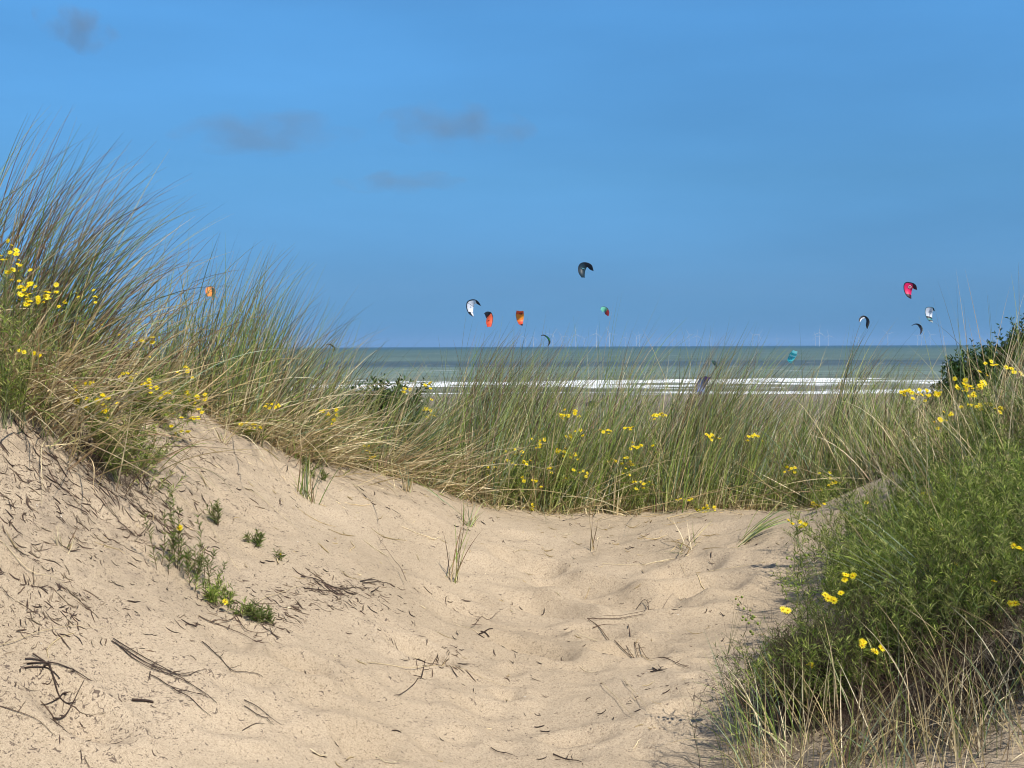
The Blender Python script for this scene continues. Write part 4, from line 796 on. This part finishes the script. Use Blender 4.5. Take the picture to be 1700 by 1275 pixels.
kite('mint green and dark red kite low over the horizon', o1, s1, [(1364,604),(1370,582),(1400,578),(1430,595),(1443,630),(1436,662)], [(1384,632),(1390,622),(1400,614),(1398,622),(1404,645),(1430,663)], 430,
     lambda t, c, s: (.20, .62, .46) if t < .42 else (.10, .30, .22) if t < .6 else (.40, .03, .03), BLK, rad_=.06)
kite('thin curved black and bright green kite touching the horizon', o1, s1, [(840,832),(862,824),(895,840),(918,862),(925,890),(915,915),(897,930)], [(842,837),(865,834),(890,852),(902,870),(907,890),(905,912),(896,930)], 470,
     lambda t, c, s: (.06, .55, .16) if .3 < t < .62 and c < .6 else BLK, (.02, .05, .04), rad_=.05)
kite('crimson kite with white round emblem highest on the right', o2, s2, [(936,395),(890,370),(860,310),(852,250),(862,210),(895,200),(960,212),(1000,235),(1008,288)], [(943,396),(940,350),(946,310),(955,282),(962,262),(962,272),(968,281),(985,288),(1008,292)], 370,
     lambda t, c, s: (.05, .01, .02) if t < .2 else (.88, .012, .16) if t < .74 else (.06, .004, .015), BLK, rad_=.12, emb=(13, 3, .34, (.85, .72, .75), 'ring'))
kite('white and teal kite below the crimson one', o2, s2, [(1192,678),(1150,660),(1120,620),(1103,560),(1108,510),(1130,492),(1190,495),(1212,505),(1217,543)], [(1197,678),(1188,640),(1186,600),(1190,565),(1196,538),(1199,528),(1201,533),(1206,543),(1217,545)], 380,
     lambda t, c, s: (.45, .5, .5) if t < .12 else BLK if t < .17 else (.05, .30, .32) if t < .27 else BLK if t < .32 else WHT if t < .85 else BLK, (.03, .2, .22), rad_=.08, emb=(15, 3, .25, (.4, .42, .45), 'c'))
kite('black hooked kite with a white inner wing on the right', o2, s2, [(325,665),(325,635),(345,605),(380,593),(415,605),(445,640),(452,680),(425,752)], [(342,668),(350,650),(375,630),(400,622),(412,642),(412,670),(405,710),(420,752)], 390,
     lambda t, c, s: WHT if t < .36 and c > .5 else BLK, BLK, rad_=.07)
kite('thin dark grey crescent kite below the white and teal one', o2, s2, [(945,712),(985,688),(1025,690),(1060,715),(1077,750),(1065,795),(1042,820)], [(946,716),(985,698),(1015,706),(1035,735),(1048,765),(1046,795),(1040,820)], 420,
     lambda t, c, s: (.03, .035, .06) if c < .5 else (.09, .10, .15), BLK, rad_=.07)
kite('orange kite with teal lower wing behind the left ridge grass', o8, s8, [(250,240),(232,205),(235,165),(262,143),(305,152),(328,185),(326,225),(320,275)], [(288,240),(293,220),(294,205),(298,195),(300,188),(298,205),(288,228),(298,272)], 350,
     lambda t, c, s: (1.0, .42, .09) if t < .52 else (.01, .07, .11) if t < .78 else (.03, .28, .32) if c < .6 else (.75, .45, .45), (.8, .25, .08), rad_=.08)
kite('small black crescent kite at the horizon left of centre', o8, s8, [(1365,690),(1400,682),(1430,695),(1450,718),(1455,750)], [(1366,695),(1398,693),(1420,706),(1436,725),(1453,756)], 480, lambda t, c, s: BLK, BLK, rad_=.05)
kite('turquoise kite low over the water on the right', o4, s4, [(1122,181),(1104,200),(1094,222),(1088,243),(1104,258)], [(1147,190),(1142,215),(1128,235),(1118,248),(1110,260)], 330,
     lambda t, c, s: (.35, .78, .82) if t < .15 or .35 < t < .45 else (.03, .52, .60) if t < .8 else (.02, .22, .28), (.05, .5, .55), rad_=.08)
kite('tiny dark teal kite over the water right of centre', o4, s4, [(642,243),(660,244),(676,262),(672,281)], [(645,254),(652,264),(660,275),(669,282)], 340, lambda t, c, s: (.01, .09, .10), BLK, rad_=.05)
kite('blue and purple kite standing on the beach in front of the surf', o4, s4, [(562,440),(552,400),(565,360),(595,335),(630,340)], [(602,445),(602,410),(612,385),(626,360),(634,348)], 190,
     lambda t, c, s: (.20, .10, .45) if t > .75 else (.09, .15, .48) if c < .5 else (.25, .34, .55), (.03, .03, .08), depth=.6, rad_=.06)
kite('pale teal kite standing on the beach at the right', o4, s4, [(1400,520),(1405,490),(1425,462),(1450,455)], [(1425,525),(1430,505),(1445,485),(1460,470)], 175, lambda t, c, s: (.20, .36, .36) if t < .6 else (.45, .55, .55), (.1, .2, .2), depth=.5, rad_=.05)
kite('grey teal kite lying flat on the beach behind the right grass', o4, s4, [(1380,565),(1392,548),(1430,545),(1478,550)], [(1385,580),(1400,572),(1440,568),(1482,566)], 160, lambda t, c, s: (.16, .26, .27), (.06, .1, .1), depth=.5, rad_=.05)
kite('red kite lying on the beach behind the crest grass', o3, s4, [(1203,482),(1215,470),(1235,470),(1248,480)], [(1205,490),(1220,488),(1238,488),(1250,486)], 185, lambda t, c, s: (.55, .06, .05), (.3, .03, .03), depth=.5, rad_=.05)
kite('dark purple kite lying on the beach near the centre', o3, s4, [(1600,462),(1620,448),(1655,446),(1680,458)], [(1603,475),(1630,478),(1660,476),(1684,470)], 185, lambda t, c, s: (.07, .03, .10), (.03, .02, .05), depth=.5, rad_=.05)

# ------------------------------------------------------------------ kite surfers (a few pixels each)
def surfer(label, px, Y, board=(.75, .75, .7), suit=(.02, .025, .03)):
    X0 = XA(px, Y); root = empty('person', (X0, Y, SEA+.1)); tag(root, label, 'person', 'kite surfers riding the waves')
    J = [(0, 0, .78), (.02, 0, 1.0), (-.02, 0, 1.22), (-.06, 0, 1.32), (-.07, 0, 1.42), (-.08, 0, 1.58), (.13, .0, 1.20), (.30, 0, 1.12), (.50, 0, 1.22), (.10, 0, 1.26), (.28, .05, 1.20), (.52, .05, 1.28), (-.16, 0, .72), (-.25, 0, .42), (-.36, 0, .08), (.12, 0, .70), (.30, 0, .48), (.34, 0, .08)]
    Ed = [(0, 1), (1, 2), (2, 3), (3, 4), (4, 5), (2, 6), (6, 7), (7, 8), (2, 9), (9, 10), (10, 11), (0, 12), (12, 13), (13, 14), (0, 15), (15, 16), (16, 17)]
    rr = [.15, .14, .17, .07, .09, .08, .07, .05, .04, .07, .05, .04, .09, .07, .05, .09, .07, .05]
    me = bpy.data.meshes.new('body'); me.from_pydata(J, Ed, []); o = bpy.data.objects.new('body', me); COL.objects.link(o); o.parent = root
    m = o.modifiers.new('skin', 'SKIN'); [setattr(me.skin_vertices[0].data[i_], 'radius', (r_, r_)) for i_, r_ in enumerate(rr)]; me.skin_vertices[0].data[0].use_root = True
    o.modifiers.new('sub', 'SUBSURF').render_levels = 1; me.materials.append(pmat('wetsuit', suit, .6))
    b = Batch(); t = np.linspace(-.75, .75, 9); P = np.stack([t, t*0, .03+.12*(t/.75)**4], -1); b.tubes(P[None], (.2*np.sqrt(np.clip(1.02-(t/.75)**2, .02, 1)))[None], np.full((1, 9, 3), .5), 8)
    o = b.build('kiteboard', pmat('board', board, .4)); tag(o, 'board under '+label, 'kiteboard', 'boards of the kite surfers'); o.location = (X0, Y, SEA+.06); o.scale = (1, 1, .25)
surfer('dark suited kite surfer in the surf beneath the black hooked kite', 1430, 330)
surfer('dark suited kite surfer far out beneath the black and green kite', 900, 900)

# ------------------------------------------------------------------ wind farm
M_TUR = pmat('turbine_paint', (.60, .62, .63), .5, .3)
def turbine(px, Y, rot, sc=1.0):
    X0 = XA(px, Y); sc *= .92; root = empty('wind_turbine', (X0, Y, SEA-2)); rb = np.array(root.location); H = 105*sc
    b = Batch(); z = np.linspace(0, H, 9); b.tubes(np.stack([z*0, z*0, z], -1)[None]+rb, (np.linspace(2.5, 1.5, 9)*sc)[None], np.full((1, 9, 3), .8), 10); b.build('tower', M_TUR, root, loc=rb)
    b = Batch(); y = np.array([-8, -7, 0, 6, 7.])*sc; b.tubes(np.stack([y*0, y, y*0+H+2], -1)[None]+rb, (np.array([.3, 1.8, 2.1, 1.8, .3])*sc)[None], np.full((1, 5, 3), .8), 8); b.build('nacelle', M_TUR, root, loc=rb)
    for k in range(3):
        a = rot+k*2*math.pi/3; t = np.linspace(0, 1, 8); d = np.array([math.sin(a), 0, math.cos(a)]); P = rb+np.array([0, -9*sc, H+2])+d*(t*62*sc)[:, None]
        b = Batch(); b.tubes(P[None], (np.array([.8, 1.2, 1.4, 1.2, 1.0, .8, .6, .3])*sc)[None], np.full((1, 8, 3), .8), 5); b.build('blade', M_TUR, root, loc=rb)
    return root
TG = 'offshore wind farm on the horizon'
named = [(918, 10500, .65, 1, 'wind turbine with one blade pointing up to the right beside the black and green kite'), (990, 9800, .15, 1, 'clearest white wind turbine left of the Y shaped one'),
         (1012, 10200, -.45, 1, 'wind turbine whose blades form a Y right of the clearest one'), (1360, 9800, .1, 1, 'clearest wind turbine on the right above the turquoise kite'),
         (956, 10500, -.05, 1, 'wind turbine halfway between the clearest one and the black and green kite')]
faint = [(864, 15000), (873, 14500), (886, 13500), (933, 13000), (945, 17000), (970, 16500), (1039, 14000), (1057, 12500), (1062, 13500), (1117, 17500), (1144, 11500), (1157, 12500), (1179, 17000), (1250, 12500), (1260, 11800),
         (1290, 17500), (1354, 14000), (1375, 13000), (1425, 16000), (1474, 11500), (1523, 14000), (1530, 13500), (1544, 12500), (1566, 16500)]
order = sorted([n_[0] for n_ in named]+[f_[0] for f_ in faint])
ORD = 'first second third fourth fifth sixth seventh eighth ninth tenth eleventh twelfth thirteenth fourteenth fifteenth sixteenth seventeenth eighteenth nineteenth twentieth twenty-first twenty-second twenty-third twenty-fourth twenty-fifth twenty-sixth twenty-seventh twenty-eighth twenty-ninth'.split()
for px, Y, r_, s_, lb_ in named: tag(turbine(px, Y, r_, s_), lb_, 'wind turbine', TG)
for px, Y in faint: tag(turbine(px, Y, random.uniform(0, 2.1)), ('tiny' if Y > 15500 else 'small')+' faint wind turbine, '+ORD[order.index(px)]+' from the left along the horizon', 'wind turbine', TG)

# ------------------------------------------------------------------ clouds
def cloud(label, px, py, w, h, Y, dens, seed, tilt=0):
    c = at(px, py, Y); bm = bmesh.new(); bmesh.ops.create_icosphere(bm, subdivisions=4, radius=1)
    sx_, sz_ = w/2*Y/F, h/2*Y/F
    for v in bm.verts:
        v.co.x *= sx_; v.co.z *= sz_; v.co.y *= sx_*.5; v.co.z += tilt*v.co.x
    me = bpy.data.meshes.new('cloud'); bm.to_mesh(me); bm.free(); o = bpy.data.objects.new('cloud', me); COL.objects.link(o); o.location = c
    m, n, out_ = newmat('cloud_vapour'); v = n.nodes.new('ShaderNodeVolumePrincipled'); v.inputs['Color'].default_value = (.36, .42, .47, 1); v.inputs['Anisotropy'].default_value = 0
    tc_ = n.nodes.new('ShaderNodeTexCoord'); mp_ = n.nodes.new('ShaderNodeMapping'); mp_.inputs['Scale'].default_value = (2.2/sx_, 2.2/sx_, 1.1/sz_); mp_.inputs['Location'].default_value = (seed, seed*2, 0)
    t = n.nodes.new('ShaderNodeTexNoise'); t.inputs['Scale'].default_value = 1; t.inputs['Detail'].default_value = 5
    n.links.new(tc_.outputs['Object'], mp_.inputs[0]); n.links.new(mp_.outputs[0], t.inputs[0])
    m2 = n.nodes.new('ShaderNodeMapping'); m2.inputs['Scale'].default_value = (1/sx_, 2/sx_, 1/sz_); n.links.new(tc_.outputs['Object'], m2.inputs[0])
    ln = n.nodes.new('ShaderNodeVectorMath'); ln.operation = 'LENGTH'; n.links.new(m2.outputs[0], ln.inputs[0])
    su = n.nodes.new('ShaderNodeMath'); su.operation = 'MULTIPLY_ADD'; su.inputs[1].default_value = -.30; n.links.new(ln.outputs['Value'], su.inputs[0]); n.links.new(t.outputs[0], su.inputs[2])
    r = n.nodes.new('ShaderNodeMapRange'); r.inputs[1].default_value = .22; r.inputs[2].default_value = .52; r.inputs[3].default_value = 0; r.inputs[4].default_value = dens/sx_; n.links.new(su.outputs[0], r.inputs[0]); n.links.new(r.outputs[0], v.inputs['Density']); n.links.new(v.outputs[0], out_.inputs['Volume'])
    me.materials.append(m); tag(o, label, 'cloud', 'small grey clouds in the blue sky')
cloud('grey cloud at the top left corner of the sky', 128, 45, 150, 90, 5000, 1.1, 1.3, -.35)
cloud('long thin grey cloud above the left ridge grass', 440, 220, 340, 80, 6000, 1.0, 4.1, .02)
cloud('grey cloud with a dark right end near the middle of the sky', 760, 212, 270, 90, 6000, 1.2, 7.7, -.08)
cloud('faintest small grey cloud below the middle one', 665, 302, 230, 44, 7000, .8, 2.9)
# ------------------------------------------------------------------ air
HAZE = 4.0e-5
bm = bmesh.new(); bmesh.ops.create_cube(bm, size=1); me = bpy.data.meshes.new('haze'); bm.to_mesh(me); bm.free()
o = bpy.data.objects.new('haze', me); COL.objects.link(o); o.scale = (124000, 62000, 260); o.location = (0, 30000, 110)
m, n, out_ = newmat('sea_air'); v = n.nodes.new('ShaderNodeVolumePrincipled'); v.inputs['Color'].default_value = (.34, .60, .92, 1); v.inputs['Density'].default_value = HAZE; v.inputs['Anisotropy'].default_value = 0
n.links.new(v.outputs[0], out_.inputs['Volume']); me.materials.append(m); tag(o, kind='stuff', label='thin sea air that fades the far wind turbines', cat='haze')
